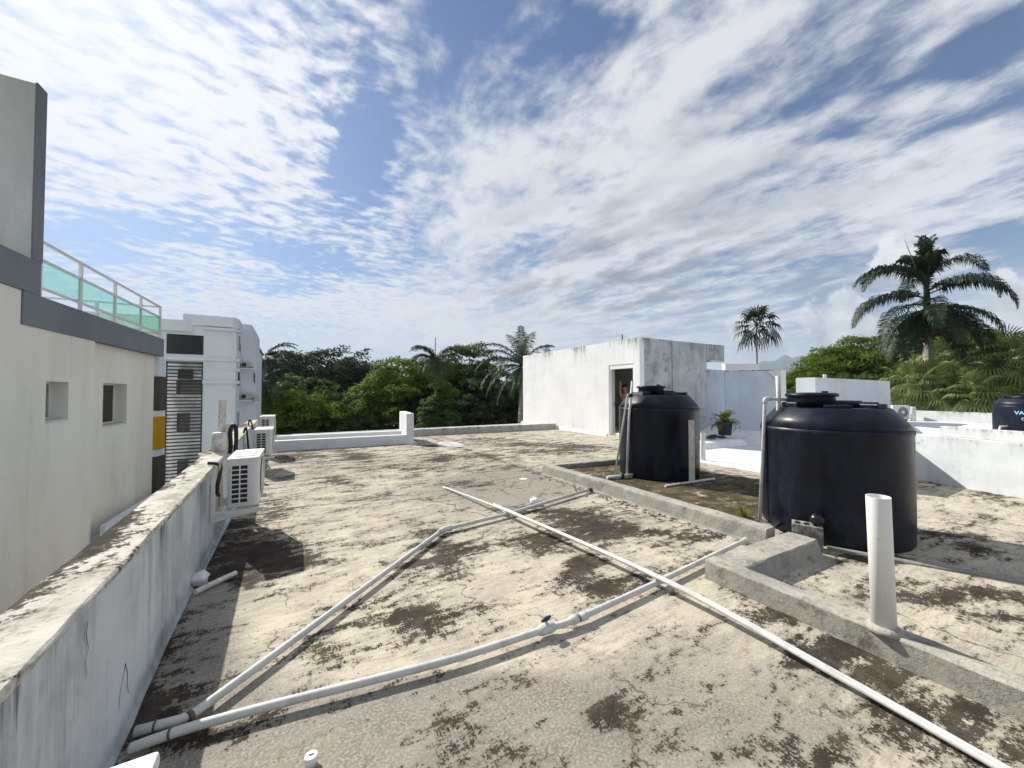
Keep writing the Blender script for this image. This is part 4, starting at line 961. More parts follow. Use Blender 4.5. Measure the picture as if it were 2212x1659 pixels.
# ------------------------------------------------------------------ left apartment building
def make_left():
    t = empty('apartment_building', (-6, 12, -10), 'cream stuccoed apartment block with grey roof band and green glass railing', 'building')
    fx = lambda y, o=0: -4+.04*(y-17)+o
    Y0, Ys, Ye = -3.0, 12.72, 16.93
    zb = 2.87
    mb = MB()
    # wall pieces round the two window openings; far part of the wall steps back .28 m above the ledge
    def wl(y0, y1, z0, z1, off=0, th=.35): mb.prism([(fx(y0, off), y0), (fx(y1, off), y1), (fx(y1, off-th), y1), (fx(y0, off-th), y0)], z0, z1)
    w1 = (10.92, 11.68, 1.08, 1.87); w2 = (13.55, 14.93, .79, 1.895)
    wl(Y0, 10.15, -10.5, 3.47); wl(10.15, w1[0], -10.5, zb); wl(w1[1], Ys, -10.5, zb); wl(w1[0], w1[1], -10.5, w1[2]); wl(w1[0], w1[1], w1[3], zb)
    build(mb, 'wall', M_cream, t)
    mb = MB(); o = -.14
    # step: far wall slightly behind
    def w_(y0, y1, z0, z1): mb.prism([(fx(y0, o), y0), (fx(y1, o), y1), (fx(y1, o-.35), y1), (fx(y0, o-.35), y0)], z0, z1)
    w_(Ys, w2[0], -10.5, zb); w_(w2[1], Ye, -10.5, zb); w_(w2[0], w2[1], -10.5, w2[2]); w_(w2[0], w2[1], w2[3], zb)
    build(mb, 'wall', M_cream, t)
    mb = MB(); mb.prism([(fx(Y0, -.36), Y0), (fx(Ye, -.5), Ye-.3), (-12, Ye-.3), (-12, Y0)], -10.4, zb-.01); build(mb, 'core', M_room, t)
    for (w, oo) in ((w1, 0), (w2, o)):
        mb = MB()
        mb.prism([(fx(w[0], oo+.012), w[0]+.002), (fx(w[1], oo+.012), w[1]-.002), (fx(w[1], oo-.25), w[1]-.002), (fx(w[0], oo-.25), w[0]+.002)], w[2]-.03, w[2]+.012)
        build(mb, 'sill', M_rawc, t, .004)
    for (w, oo, inn) in ((w1, 0, .26), (w2, o, .26)):
        y0, y1, z0, z1 = w; a = oo-inn
        f = MB(); s = .045
        def fr(ya, yb, za, zc): f.prism([(fx(ya, a), ya), (fx(yb, a), yb), (fx(yb, a-.05), yb), (fx(ya, a-.05), ya)], za, zc)
        z0 += .014
        fr(y0, y1, z0, z0+s); fr(y0, y1, z1-s, z1); fr(y0, y0+s, z0+s, z1-s); fr(y1-s, y1, z0+s, z1-s); ym = (y0+y1)/2; fr(ym-s/2, ym+s/2, z0+s, z1-s)
        wi = build(f, 'window', M_winf, t)
        f = MB(); f.prism([(fx(y0, a-.02), y0+s), (fx(ym, a-.02), ym-s/2), (fx(ym, a-.03), ym-s/2), (fx(y0, a-.03), y0+s)], z0+s, z1-s); build(f, 'pane', M_dglass if inn == .26 and oo == 0 else M_dpane, wi)
        f = MB(); f.prism([(fx(ym, a-.02), ym+s/2), (fx(y1, a-.02), y1-s), (fx(y1, a-.03), y1-s), (fx(ym, a-.03), ym+s/2)], z0+s, z1-s); build(f, 'pane', M_curtain if oo == 0 else M_dpane, wi)
    # ledge and its white upstand
    mb = MB(); mb.prism([(fx(Ys, .15), Ys+.02), (fx(17.2, .15), 17.2), (fx(17.2, -.15), 17.2), (fx(Ys, -.15), Ys+.02)], -2.1, -1.86)
    build(mb, 'ledge', M_rawc, t)
    mb = MB(); mb.prism([(fx(Ys, .24), Ys+.02), (fx(17.25, .24), 17.25), (fx(17.25, .152), 17.25), (fx(Ys, .152), Ys+.02)], -2.3, -1.52)
    build(mb, 'upstand', M_bldg, t)
    # grey band with the step, and the stair tower
    mb = MB()
    mb.prism([(fx(10.16, .03), 10.16), (fx(17.2, .03), 17.2), (fx(17.2, -.3), 17.2), (fx(10.16, -.3), 10.16)], zb, 3.475)
    mb.prism([(fx(17.2, .03), 17.2), (fx(17.2, -.3), 17.2), (-10, 17.2), (-10, 17.0), (fx(16.9, -.3), 16.9)], zb, 3.475)
    mb.prism([(fx(10.6, .032), 10.62), (fx(Y0, .032), Y0), (fx(Y0, -.3), Y0), (fx(10.6, -.3), 10.62)], 3.477, 4.10)
    build(mb, 'roof_band', M_band, t, .01)
    mb = MB(); mb.prism([(fx(17, -.3), 17.0), (-10, 17.0), (-10, Y0), (fx(Y0, -.3), Y0)], zb, 3.2); build(mb, 'terrace_slab', M_rawc, t)
    mb = MB(); mb.prism([(fx(10.36, 0), 10.37), (fx(10.64, 0), 10.64), (-9, 10.66), (-9, 10.39)], 4.05, 7.38); build(mb, 'stair_tower', M_rawc, t)
    mb = MB(); mb.prism([(fx(10.36, .034), 10.366), (fx(10.64, .034), 10.645), (fx(10.64, .002), 10.645), (fx(10.36, .002), 10.366)], 4.102, 7.40); build(mb, 'tower_trim', M_band, t)
    # railing
    def rail(y0, y1, posts, x_of, zoff=0, ends=False):
        mb = MB(); zt, zm, zl = 4.55+zoff, 4.20+zoff, 3.66+zoff
        for z, h in ((zt, .05), (zm, .045), (zl, .045)):
            mb.prism([(x_of(y0)-.025, y0), (x_of(y1)-.025, y1), (x_of(y1)+.025, y1), (x_of(y0)+.025, y0)], z-h/2, z+h/2)
        for y in posts: mb.box((x_of(y)-.028, y-.03, 3.475), (x_of(y)+.028, y+.03, zt))
        o = build(mb, 'railing', M_metalw, t)
        for ya, yb in zip(posts, posts[1:]):
            g_ = MB(); g_.prism([(x_of(ya)-.005, ya+.03), (x_of(yb)-.005, yb-.03), (x_of(yb)+.005, yb-.03), (x_of(ya)+.005, ya+.03)], zl+.022, zm-.022)
            build(g_, 'glass_panel', M_gglass, o)
    rail(10.7, 17.05, [10.72, 12.14, 13.78, 15.44, 17.02], lambda y: fx(y, -.04))
    mb = MB(); x0, x1 = -9.5, fx(17.05, -.07)
    for z, h in ((4.55, .05), (4.20, .045), (3.66, .045)): mb.box((x0, 17.02, z-h/2), (x1, 17.07, z+h/2))
    xs = [x1-1.5*k for k in range(1, 4)]
    for x in xs: mb.box((x-.028, 17.01, 3.475), (x+.028, 17.08, 4.55))
    o2 = build(mb, 'railing', M_metalw, t)
    for xa, xb in zip([x1]+xs, xs): build(MB().box((xb+.03, 17.04, 3.69), (xa-.03, 17.05, 4.17)), 'glass_panel', M_gglass, o2)
    build(MB().box((-4.9, 16.2, 3.21), (-4.35, 16.8, 3.62)), 'roof_hatch', M_red, t)
    # striped end pilaster
    z = 2.86; st = [(-10.5, -1.50, M_brown), (-1.50, -.53, M_brown), (-.53, -.29, M_bldg), (-.29, .0, M_yel)]
    bands = [(2.2, 2.866, M_bldg, 'pilaster'), (1.03, 2.2, M_brown, 'brown_panel'), (.82, 1.03, M_bldg, 'pilaster_joint'), (-.29, .82, M_yel, 'ochre_panel'), (-.53, -.29, M_bldg, 'pilaster_joint'), (-1.85, -.53, M_brown, 'brown_panel')]
    for z0, z1, m_, nm in bands:
        out = .0 if m_ is M_bldg else .035
        mb = MB()
        mb.prism([(-4.9, 17.24-out), (-4.10+out, 17.24-out), (-4.04+out, 17.7), (-4.9, 17.7)], z0+.001, z1-.001); build(mb, nm, m_, t)
make_left()

def make_white_building():
    Y = 24.0
    t = empty('white_apartment_building', (-4, 25, -10), 'white apartment block with tall black louvred openings, beyond the cream building', 'building')
    mb = MB()
    # main face with two louvre openings
    X0, X1 = -9.5, -2.72; lo = (-5.44, -4.05)
    mb.box((X0, Y, -10.5), (lo[0], Y+.3, 5.12)); mb.box((lo[1], Y, -10.5), (X1, Y+.3, 5.12)); mb.box((lo[0], Y, 4.48), (lo[1], Y+.3, 5.12)); mb.box((lo[0], Y, 3.17), (lo[1], Y+.3, 3.52)); mb.box((lo[0], Y, -10.5), (lo[1], Y+.3, -3.2))
    mb.box((X1-.3, Y+.3, -10.5), (X1, 26.0, 5.12)); mb.box((X0, Y+.3, -10.5), (X0+.3, 30, 5.12))
    build(mb, 'wall', M_bldg, t)
    mb = MB(); mb.prism([(-4.84, Y-.1), (-2.86, Y-.1), (-2.66, Y+.25), (-2.66, Y+1.9), (-4.84, Y+1.9)], 4.98, 5.5)
    build(mb, 'roof_parapet', M_bldg, t, .01)
    # rounded cornice over the louvre
    pts = [(X0, Y+.2), (X0, Y-.25)]+[(-4.7-.1+.42*math.sin(a), Y-.25+.42*(1-math.cos(a))) for a in [k*math.pi/2/6 for k in range(7)]]
    mb = MB(); mb.prism(pts, 4.62, 5.155); build(mb, 'cornice', M_bldg, t)
    for z0, z1, out, xa in ((3.24, 3.40, .12, -5.6), (2.74, 2.86, .03, lo[1]), (2.10, 2.26, .12, lo[1]), (4.78, 4.90, .22, lo[1])):
        mb = MB(); mb.prism([(xa, Y-.002), (xa, Y-out), (-2.80, Y-out), (-2.58, Y+.12), (-2.58, Y+.5), (X1+.002, Y+.5), (X1+.002, Y-.002)], z0, z1); build(mb, 'string_course', M_bldg, t)
    # louvres: frame and slats in one screen
    for z0, z1, nn, nm in ((3.535, 4.47, 10, 'louvre_screen'), (-3.18, 3.165, 38, 'louvre_screen')):
        mb = MB(); x0, x1 = lo[0]+.005, lo[1]-.005
        mb.box((x0, Y-.03, z0), (x0+.04, Y+.02, z1)); mb.box((x1-.04, Y-.03, z0), (x1, Y+.02, z1)); mb.box((x0+.04, Y-.03, z1-.035), (x1-.04, Y+.02, z1))
        if nn == 10: mb.box(((x0+x1)/2-.03, Y-.04, z0), ((x0+x1)/2+.03, Y-.005, z1-.04))
        for k in range(nn):
            zz = z0+(z1-z0)*(k+.5)/nn; mb.box((x0+.04, Y-.01, zz-.032), (x1-.04, Y+.03, zz+.032))
        build(mb, nm, M_louv, t)
    mb = MB(); mb.box((lo[0]-.2, Y+1.2, -10.4), (lo[1]+.2, Y+1.3, 3.5)); build(mb, 'stair_hall', M_shade, t)
    mb = MB(); mb.box((lo[0]-.2, Y+.8, 3.5), (lo[1]+.2, Y+.9, 4.8)); build(mb, 'upper_room', M_acd, t)
    for (xa, xb, za, zb_) in ((-5.25, -4.65, 2.35, 2.85), (-5.3, -4.2, 1.55, 2.3), (-5.25, -4.75, -.35, .6), (-5.2, -4.8, -3.0, -1.8)):
        build(MB().box((xa, Y+1.15, za), (xb, Y+1.19, zb_)), 'window', M_dglass, t)
    # second volume at the right, with chamfered top
    mb = MB(); Y2 = 26.0
    vs = [(-2.86, -10.5), (-2.02, -10.5), (-2.02, 4.22), (-2.16, 4.45), (-2.16, 5.25), (-2.24, 5.50), (-2.86, 5.52)]
    n = len(vs); mb.add([(x, Y2, z) for x, z in vs]+[(x-.05, Y2+5, z) for x, z in vs], [tuple(range(n)), tuple(range(n, 2*n))[::-1]]+[(i, n+i, n+(i+1) % n, (i+1) % n) for i in range(n)])
    build(mb, 'side_wing', M_bldg, t)
    for (x0, z0, z1) in ((-2.70, 3.9, 4.7), (-2.72, 2.0, 2.75), (-2.70, -.4, .6)): build(MB().box((x0-.003, Y+.9, z0), (x0+.0, Y+1.5, z1)), 'window', M_dglass, t)
    for z, xr in ((3.0, -2.08), (1.25, -2.17)):
        build(MB().box((-2.715, Y2-.55, z-.07), (xr, Y2-.002, z)), 'shelf', M_bldg, t)
    build(MB().box((-2.1, Y2-.06, 2.2), (-2.05, Y2-.002, 2.75)), 'window', M_dglass, t)
    for k, (z, lab) in enumerate(((3.0, 'upper weathered air conditioner on a shelf of the white apartment block'), (1.25, 'lower weathered air conditioner on a shelf of the white apartment block'))):
        a = empty('air_conditioner', (-2.68, Y2-.45, z+.002), lab, 'air conditioner', 'air conditioners on the shelves of the white block')
        x = -2.68; y = Y2-.45
        build(MB().box((x, y, z+.03), (x+.44, y+.3, z+.33)), 'casing', M_acg, a, .02)
        build(MB().box((x+.05, y+.03, z+.002), (x+.1, y+.27, z+.031)), 'foot', M_acd, a); build(MB().box((x+.33, y+.03, z+.002), (x+.38, y+.27, z+.031)), 'foot', M_acd, a)
        ring = [(x+.15+.115*math.cos(q), y-.004, z+.18+.115*math.sin(q)) for q in [2*math.pi*i/20 for i in range(20)]]
        build(MB().add(ring, [tuple(range(20))]), 'fan', M_acd, a)
        hose([(x+.40, y+.1, z+.10), (x+.5, y+.05, z+.04), (x+.55, y+.1, z+.06)], .025, ('upper' if k == 0 else 'lower')+' black drain hose end on the shelf beside the air conditioner of the white block', (x+.5, y, z), name='drain_hose')
        hose([(-2.62+.02*k, Y2-.5, z+.33), (-2.66, Y2-.5, z+.7), (-2.69, Y2-.5, z+1.3)], .014, ('upper' if k == 0 else 'lower')+' dark cable hanging down the wall to the air conditioner on the white block', (-2.66, Y2-.5, z+1), M_acg, name='wall_cable', cat='cable')
    build(MB().box((-2.06, Y2-.3, 1.22), (-1.84, Y2-.02, 1.50)).box((-2.06, Y2-.35, 1.16), (-1.78, Y2, 1.2)), 'meter_box', M_acg, t)
make_white_building()
# small far outdoor unit on neighbouring roof
p = D(1947, 908, 16.3)
a = empty('air_conditioner', (p.x, p.y, .45), 'small outdoor air conditioner with a round fan, on the neighbouring roof beside the vent pipe', 'air conditioner')
ax = Vector((_rt.x, _rt.y)); ay = Vector((-ax.y, ax.x)); c_ = Vector((p.x, p.y))
def Q(u, v): q = c_+ax*u+ay*v; return (q.x, q.y)
build(MB().prism([Q(-.35, 0), Q(.38, 0), Q(.38, .3), Q(-.35, .3)], .50, 1.10), 'casing', M_acw, a, .02)
build(MB().prism([Q(-.3, .05), Q(.33, .05), Q(.33, .25), Q(-.3, .25)], .452, .50), 'foot', M_acd, a)
build(MB().add([(*Q(.08+.22*math.cos(q), -.006), .81+.22*math.sin(q)) for q in [2*math.pi*i/24 for i in range(24)]], [tuple(range(24))]), 'fan', M_curtain, a)
build(MB().add([(*Q(.08+.07*math.cos(q), -.010), .81+.07*math.sin(q)) for q in [2*math.pi*i/16 for i in range(16)]], [tuple(range(16))]), 'fan_hub', M_acw, a)
mb = MB(); mb.tube([(T3[0]-.62, T3[1]+.30, .46), (T3[0]-.66, T3[1]+.32, .75), (T3[0]-.6, T3[1]+.30, .86), (T3[0]-.42, T3[1]+.2, .87)], .02, 10)
thing_mesh(mb, 'bent_pipe', M_pvc, (T3[0]-.6, T3[1]+.3, .45), 'thin bent white pipe at the left side of the lettered tank', 'pipe')

# ------------------------------------------------------------------ vegetation
rng = np.random.default_rng(5)
def leaf_mesh(name, C, N, size, m_, parent=None, rs=None, asp=.55):
    """C: centres, N: preferred normals; every leaf a small folded quad pair"""
    rs = rs or rng; n = len(C)
    nrm = N+rs.normal(0, .55, (n, 3)); nrm /= np.linalg.norm(nrm, axis=1)[:, None]+1e-9
    t = rs.normal(0, 1, (n, 3)); t -= nrm*(t*nrm).sum(1)[:, None]; t /= np.linalg.norm(t, axis=1)[:, None]+1e-9
    b = np.cross(nrm, t); s = size*rs.uniform(.55, 1.35, (n, 1))
    a = C-t*s*.5; e = C+t*s*.5; l = C+b*s*asp*.5-nrm*s*.10; r_ = C-b*s*asp*.5-nrm*s*.10
    V = np.stack([a, l, e, r_], 1).reshape(-1, 3)
    me = bpy.data.meshes.new(name); me.vertices.add(4*n)
    off = np.array(root_loc(parent)) if parent else np.zeros(3)
    me.vertices.foreach_set('co', (V-off).ravel())
    idx = np.arange(n)[:, None]*4; q = idx+np.array([[0, 1, 2, 3]])
    me.loops.add(q.size); me.loops.foreach_set('vertex_index', q.ravel())
    me.polygons.add(n); me.polygons.foreach_set('loop_start', np.arange(n)*4); me.polygons.foreach_set('loop_total', np.full(n, 4))
    me.update(calc_edges=True)
    return link(name, me, m_, parent)
def crown_points(blobs, nclump, per, crad, seed, upper=.0):
    rs = np.random.default_rng(seed); Cs = []; Ns = []
    vol = np.array([b[3]*b[4]*b[5] for b in blobs])**.67; pr_ = vol/vol.sum()
    for k in range(nclump):
        b = blobs[rs.choice(len(blobs), p=pr_)]; d = rs.normal(0, 1, 3); d /= (np.abs(d)**2.3).sum()**(1/2.3)
        if d[2] < -.35: d[2] *= -.6
        rad = rs.uniform(.74, .97) if rs.random() < .8 else rs.uniform(.3, .8)
        c = np.array(b[:3])+d*np.array(b[3:6])*rad; cr = crad*rs.uniform(.55, 1.35)
        m_ = int(per*(cr/crad)**2); e = rs.normal(0, 1, (m_, 3)); e /= np.linalg.norm(e, axis=1)[:, None]
        e[:, 2] = np.where(e[:, 2] < -.2, -e[:, 2]*.7, e[:, 2])
        P = c+e*cr*np.array([1, 1, .72])*rs.uniform(.55, 1.08, (m_, 1))
        Cs.append(P); Ns.append(e*.9+d*.35+np.array([0, 0, .55]))
    return np.concatenate(Cs), np.concatenate(Ns)
def make_tree(px_, depth, toppy, width_px, botz, label, m_, seed, leaf=.30, nclump=110, per=70, lobes=9, flat=1.0, group='trees behind the roof', cr=None):
    """broadleaf tree whose crown top is at sight line (px_, toppy) at the given depth"""
    top = D(px_, toppy, depth); W = width_px/FPX*depth/2; zt = top.z; H = zt-botz
    base = Vector((top.x, top.y, -10.5)); rs = random.Random(seed)
    t = empty('tree', base, label, 'tree', group)
    blobs = []
    cz = (zt+botz)/2
    for k in range(lobes):
        a = 2*math.pi*k/lobes+rs.uniform(-.3, .3); rr = W*rs.uniform(.35, .68); f = rs.uniform(.30, .48)
        zz = cz+rs.uniform(-.12, .26)*H*flat
        blobs.append((top.x+rr*math.cos(a), top.y+rr*math.sin(a), zz-.05*H, W*f, W*f, min(W*f, H*.42)))
    blobs += [(top.x, top.y, zt-H*.40, W*.66, W*.66, H*.40)]*3; blobs.append((top.x, top.y, cz-.1*H, W*.8, W*.8, H*.38))
    C, N = crown_points(blobs, int(nclump*2.5), int(per*.85), (cr or W*.17)*.82, seed)
    leaf_mesh('crown', C, N, leaf, m_, t, np.random.default_rng(seed+1))
    mb = MB(); mb.tube([base, base+Vector((.2, .1, (botz+10.5)*.6)), (top.x, top.y, cz-.1*H)], [W*.085, W*.06, W*.03], 10)
    for k in range(7):
        b = blobs[rs.randrange(len(blobs))]; s0 = Vector((top.x, top.y, botz-.2*rs.random()*2)); e_ = Vector(b[:3])
        mb.tube([s0, s0.lerp(e_, .5)+Vector((rs.uniform(-.4, .4), rs.uniform(-.4, .4), .2)), e_], [W*.035, W*.022, W*.008], 7)
    build(mb, 'trunk', M_trunk, t)
    return t
BT = 'broadleaf trees behind the roof'
make_tree(690, 62, 752, 290, -4, 'dark spreading tree on the skyline at the far left, behind the brighter greens', L_dark, 11, .42, 170, 75, 11, group=BT, cr=1.6)
make_tree(610, 60, 760, 160, -4, 'dark tree top just right of the white block, left part of the far dark group', L_dark, 12, .42, 80, 75, 8, group=BT, cr=1.6)
make_tree(765, 66, 775, 170, -5, 'dark lower tree at the right end of the far dark group', L_dark, 13, .42, 80, 75, 8, group=BT, cr=1.6)
make_tree(640, 45, 806, 190, -6, 'dull green tree between the dark skyline trees and the bright front bush', L_mid, 14, .32, 110, 75, 9, group=BT)
make_tree(645, 34, 842, 220, -6.5, 'bright yellow-green bushy tree at the front left, right of the white block', L_bright, 15, .24, 190, 95, 10, group=BT)
make_tree(735, 36, 862, 150, -6.5, 'small green tree low between the front left bush and the big central tree', L_mid, 16, .24, 110, 80, 8, group=BT)
make_tree(865, 40, 772, 250, -7, 'large light green tree left of centre, left of the palm with the antenna', L_bright, 17, .27, 260, 100, 11, group=BT)
make_tree(1015, 46, 744, 230, -7, 'tall open-topped dark green tree behind the drooping central palm', L_mid, 18, .32, 210, 85, 10, group=BT)
make_tree(1075, 42, 800, 200, -7, 'dark green tree low behind the coconut palm', L_dark, 19, .30, 150, 85, 9, group=BT)
make_tree(935, 38, 840, 200, -7, 'dark bush under the drooping central palm', L_dark, 20, .28, 130, 85, 9, group=BT)
make_tree(1000, 37, 850, 160, -7, 'dark low tree just right of the foot of the central palm', L_dark, 21, .28, 100, 85, 8, group=BT)
make_tree(948, 31, 826, 130, -7, 'bushy mid green tree crowding the trunk of the central palm', L_mid, 41, .22, 120, 80, 8, group=BT)
make_tree(790, 37, 872, 140, -7, 'small dark green bush low in front of the light central tree', L_mid, 22, .24, 80, 80, 8, group=BT)
GR = 'broadleaf trees behind the tanks'
make_tree(1870, 46, 726, 270, -5, 'large bright green domed tree behind the royal palm', L_bright, 31, .30, 420, 100, 11, group=GR, cr=1.1)
make_tree(1762, 44, 772, 160, -5, 'smaller bright green tree, left of the large domed one', L_bright, 32, .28, 150, 95, 9, group=GR, cr=.95)
make_tree(1965, 44, 745, 140, -5, 'green tree hidden partly behind the trunk of the royal palm', L_bright, 33, .30, 130, 95, 9, group=GR)
make_tree(2215, 40, 738, 170, -5, 'olive green tree cut by the right edge of the photo', L_olive, 34, .28, 140, 90, 9, group=GR)
make_tree(2120, 34, 820, 240, -5, 'dark mass of bush behind the fan palms at the right', L_dark, 35, .28, 170, 85, 10, group=GR)
make_tree(1860, 38, 800, 220, -5, 'dark lower greenery between the domed tree and the white roof block', L_mid, 36, .28, 170, 85, 10, group=GR)
make_tree(1715, 48, 830, 80, -6, 'low dark green tree right of the annex wall', L_mid, 37, .3, 70, 80, 8, group=GR)

def frond(mb_r, mb_l, o, az, el0, length, droop, leafl, n=34, w=.035, wind=0, twist=0, hang=.5, seed=0, rr=.03):
    rs = random.Random(seed); h = Vector((math.cos(az), math.sin(az), 0)); s = Vector((-h.y, h.x, 0))
    pts = []; p = Vector(o); K = 12
    for i in range(K+1):
        t = i/K; e = el0-droop*t**1.35; pts.append(p.copy()); p = p+(h*math.cos(e)+Vector((0, 0, math.sin(e)))+s*twist*t)*length/K
    mb_r.tube(pts, [rr*(1-.85*i/K) for i in range(K+1)], 5, caps=False)
    for i in range(n):
        t = .10+.90*(i+rs.random()*.6)/n; f = t*K; k = min(int(f), K-1); c = pts[k].lerp(pts[k+1], f-k); d = (pts[k+1]-pts[k]).normalized()
        up = s.cross(d).normalized()
        if up.z < 0: up = -up
        L = leafl*(math.sin(math.pi*min(1, t*.82+.16))**.6)*rs.uniform(.65, 1.2)
        for sg in (-1, 1):
            dirn = (s*sg*rs.uniform(.8, 1)+d*.55+up*rs.uniform(.0, .35)).normalized()
            m1 = c+dirn*L*.5; m2 = m1+(dirn*(1-hang)+Vector((0, 0, -1))*hang*rs.uniform(.5, 1.5)).normalized()*L*.55
            wv = d*w*.5; m1w = d*w*.5
            mb_l.add([c-wv*.5, c+wv*.5, m1+m1w, m1-m1w, m2], [(0, 1, 2, 3), (3, 2, 4)])
def make_palm(crown, gz, label, fr, m_, trunk_r=.16, name='palm_tree', group=None, cshaft=None, lean=(0, 0), cat='palm', zs=0, tm=None):
    base = Vector((crown.x+lean[0], crown.y+lean[1], gz)); t = empty(name, base, label, cat, group)
    mbr = MB(); mbl = MB()
    for k, f in enumerate(fr): frond(mbr, mbl, crown+Vector((0, 0, zs*max(0, math.sin(f[1])))), *f[:4], f[4], seed=k*7+3, **(f[5] if len(f) > 5 else {}))
    c = build(mbl, 'crown', m_, t); build(mbr, 'frond_rib', m_, c)
    mb = MB(); mid = base.lerp(crown, .5)+Vector((lean[0]*.1, lean[1]*.1, 0)); mb.tube([base, mid, crown-Vector((0, 0, .15))], [trunk_r*1.25, trunk_r, trunk_r*.8], 14); build(mb, 'trunk', tm or M_ptrunk, t)
    if cshaft: mb = MB(); mb.tube([crown-Vector((0, 0, cshaft)), crown-Vector((0, 0, cshaft*.6)), crown+Vector((0, 0, .1))], [trunk_r*.85, trunk_r*1.15, trunk_r*.6], 12); build(mb, 'crown_shaft', m_, t)
    return t
# directions on the picture plane: az measured so that 0 = to the right of the view, pi = left
RA = -YAW
def faz(deg): return RA+R(deg)
# royal palm on the right
rp = D(2003, 668, 21.0)
F = []
for k, (a, e, L, dr) in enumerate([(182, 42, 4.5, 125), (178, 18, 4.9, 105), (188, -12, 4.2, 75), (160, 50, 4.0, 130), (172, -35, 3.6, 55), (2, 54, 4.3, 115), (-6, 32, 4.4, 88), (8, 6, 4.2, 95), (-12, -8, 4.0, 78), 
        (-45, 25, 4.0, 125), (-70, 0, 3.6, 90), (100, 55, 4.0, 110), (60, 40, 4.2, 110), (230, 10, 3.8, 110), (212, -30, 3.4, 58), (-35, -30, 3.4, 58), (290, 30, 3.4, 130), (125, 20, 4.0, 110), (255, -20, 3.2, 68), (0, -40, 3.6, 48), (185, -50, 3.2, 38), (195, 5, 4.6, 90), (200, -20, 3.8, 66), (100, 80, 1.9, 70), (30, 76, 1.7, 85), (150, 76, 1.7, 85), (250, 76, 1.7, 85)]):
    F.append((faz(a), R(e), L, R(dr), .88, dict(n=90, w=.062, hang=.72, rr=.04)))
rt_ = make_palm(rp, -10.5, 'large dark royal palm with heavy drooping fronds and a spear leaf, at the right', F, L_palm, .26, 'royal_palm', cshaft=1.0, zs=1.9)
mb = MB(); ml = MB()
mb.tube([rp+Vector((0, 0, -.1)), rp+Vector((-.05, 0, 1.2)), rp+Vector((-.02, 0, 2.6)), rp+Vector((.05, 0, 4.2))], [.16, .12, .07, .015], 8)
for k in range(20):
    frond(mb, ml, rp+Vector((0, 0, 1.0+.125*k)), k*2.4, R(84), 1.55-.03*k, R(50), .40, n=26, w=.05, hang=.5, seed=50+k, rr=.02)
sp = build(ml, 'spear_leaf', L_palm, rt_); build(mb, 'frond_rib', L_palm, sp)
mb = MB(); q = rp-_rt*.55; mb.tube([q+Vector((0, 0, 2.2)), q-_rt*.62+Vector((0, 0, 3.9))], [.035, .012], 8); build(mb, 'bare_spike', M_ptrunk, rt_)
mb = lump(tuple(rp+Vector((0, 0, -.95))+_rt*.05), .95, 4, (1, 1, .52), .18); build(mb, 'dead_frond_mass', M_dead, rt_)
mb = lump(tuple(rp+Vector((0, 0, -.85))-_fw*.9+_rt*.1), .22, 6, (.7, .7, 1.3), .3); build(mb, 'seed_cluster', M_seed, rt_)
# thatch fringe under the mass
C = np.array(rp)+np.array([0, 0, -1.0])+rng.normal(0, 1, (900, 3))*np.array([.55, .55, .28]); leaf_mesh('dry_fringe', C, np.tile([1., 0, 0], (900, 1)), .38, M_dead, rt_, asp=.2)

# fan palms: leaves as pleated discs on stalks
def fan_leaf(mb, o, dirv, size, seg=18, spread=250, droop=.35, seed=0):
    rs = random.Random(seed); d = dirv.normalized(); s = d.cross(Vector((0, 0, 1)))
    s = s.normalized() if s.length > .05 else Vector((1, 0, 0)); n = s.cross(d).normalized()
    for k in range(seg):
        a = R(-spread/2+spread*k/(seg-1)); dd = d*math.cos(a)+s*math.sin(a); L = size*(.72+.28*math.cos(a*.7))*rs.uniform(.9, 1.05)
        w = s*math.cos(a)-d*math.sin(a); w = w*size*math.pi*spread/360/seg*.45
        m1 = o+dd*L*.62+n*.03; m2 = o+dd*L+Vector((0, 0, -droop*L))
        mb.add([o, m1+w*.8+n*.02, m2, m1-w*.8-n*.02], [(0, 1, 2, 3)])
def make_fan_palm(crown, gz, label, nl, leaf, stalk, m_, group, trunk_r=.08, els=(-35, 85), droop=.35, seed=1, seg=18, dry=0):
    base = Vector((crown.x, crown.y, gz)); t = empty('fan_palm', base, label, 'palm', group); rs = random.Random(seed); mb = MB(); mr_ = MB()
    for k in range(nl):
        a = k*2.399+rs.uniform(-.2, .2); u = (k+.5)/nl; e = R(els[0]+(els[1]-els[0])*u**.9); d = Vector((math.cos(a)*math.cos(e), math.sin(a)*math.cos(e), math.sin(e)))
        tip = crown+d*stalk*rs.uniform(.85, 1.15)+Vector((0, 0, -.10*stalk)); mr_.tube([crown, crown.lerp(tip, .5)+Vector((0, 0, .06*stalk)), tip], .012*stalk+.006, 5, caps=False)
        d2_ = (d+Vector((rs.uniform(-.3, .3), rs.uniform(-.3, .3), -.30+rs.uniform(-.25, .25)))).normalized(); fan_leaf(mb, tip, d2_, leaf*rs.uniform(.85, 1.12), seg, 250, droop*(1.3-u), seed*100+k)
    c = build(mb, 'crown', m_, t); build(mr_, 'leaf_stalk', m_, c)
    mb = MB(); mb.tube([base, crown+Vector((0, 0, -.05))], [trunk_r*1.2, trunk_r*.8], 12); build(mb, 'trunk', M_ptrunk if trunk_r > .09 else M_trunk, t)
    return t
make_fan_palm(D(1634, 702, 26), -10.5, 'slim fan palm with small round head on a thin bare trunk, above the annex wall', 26, .80, .95, L_palm, None, .055, (-62, 88), .55, 3, 14)
FP = 'fan palms clustered below the royal palm'
make_fan_palm(D(2075, 778, 22), -10.5, 'middle fan palm of the cluster, just below the royal palm', 48, 1.15, 1.3, L_fan, FP, .2, (-60, 85), .42, 5, 26)
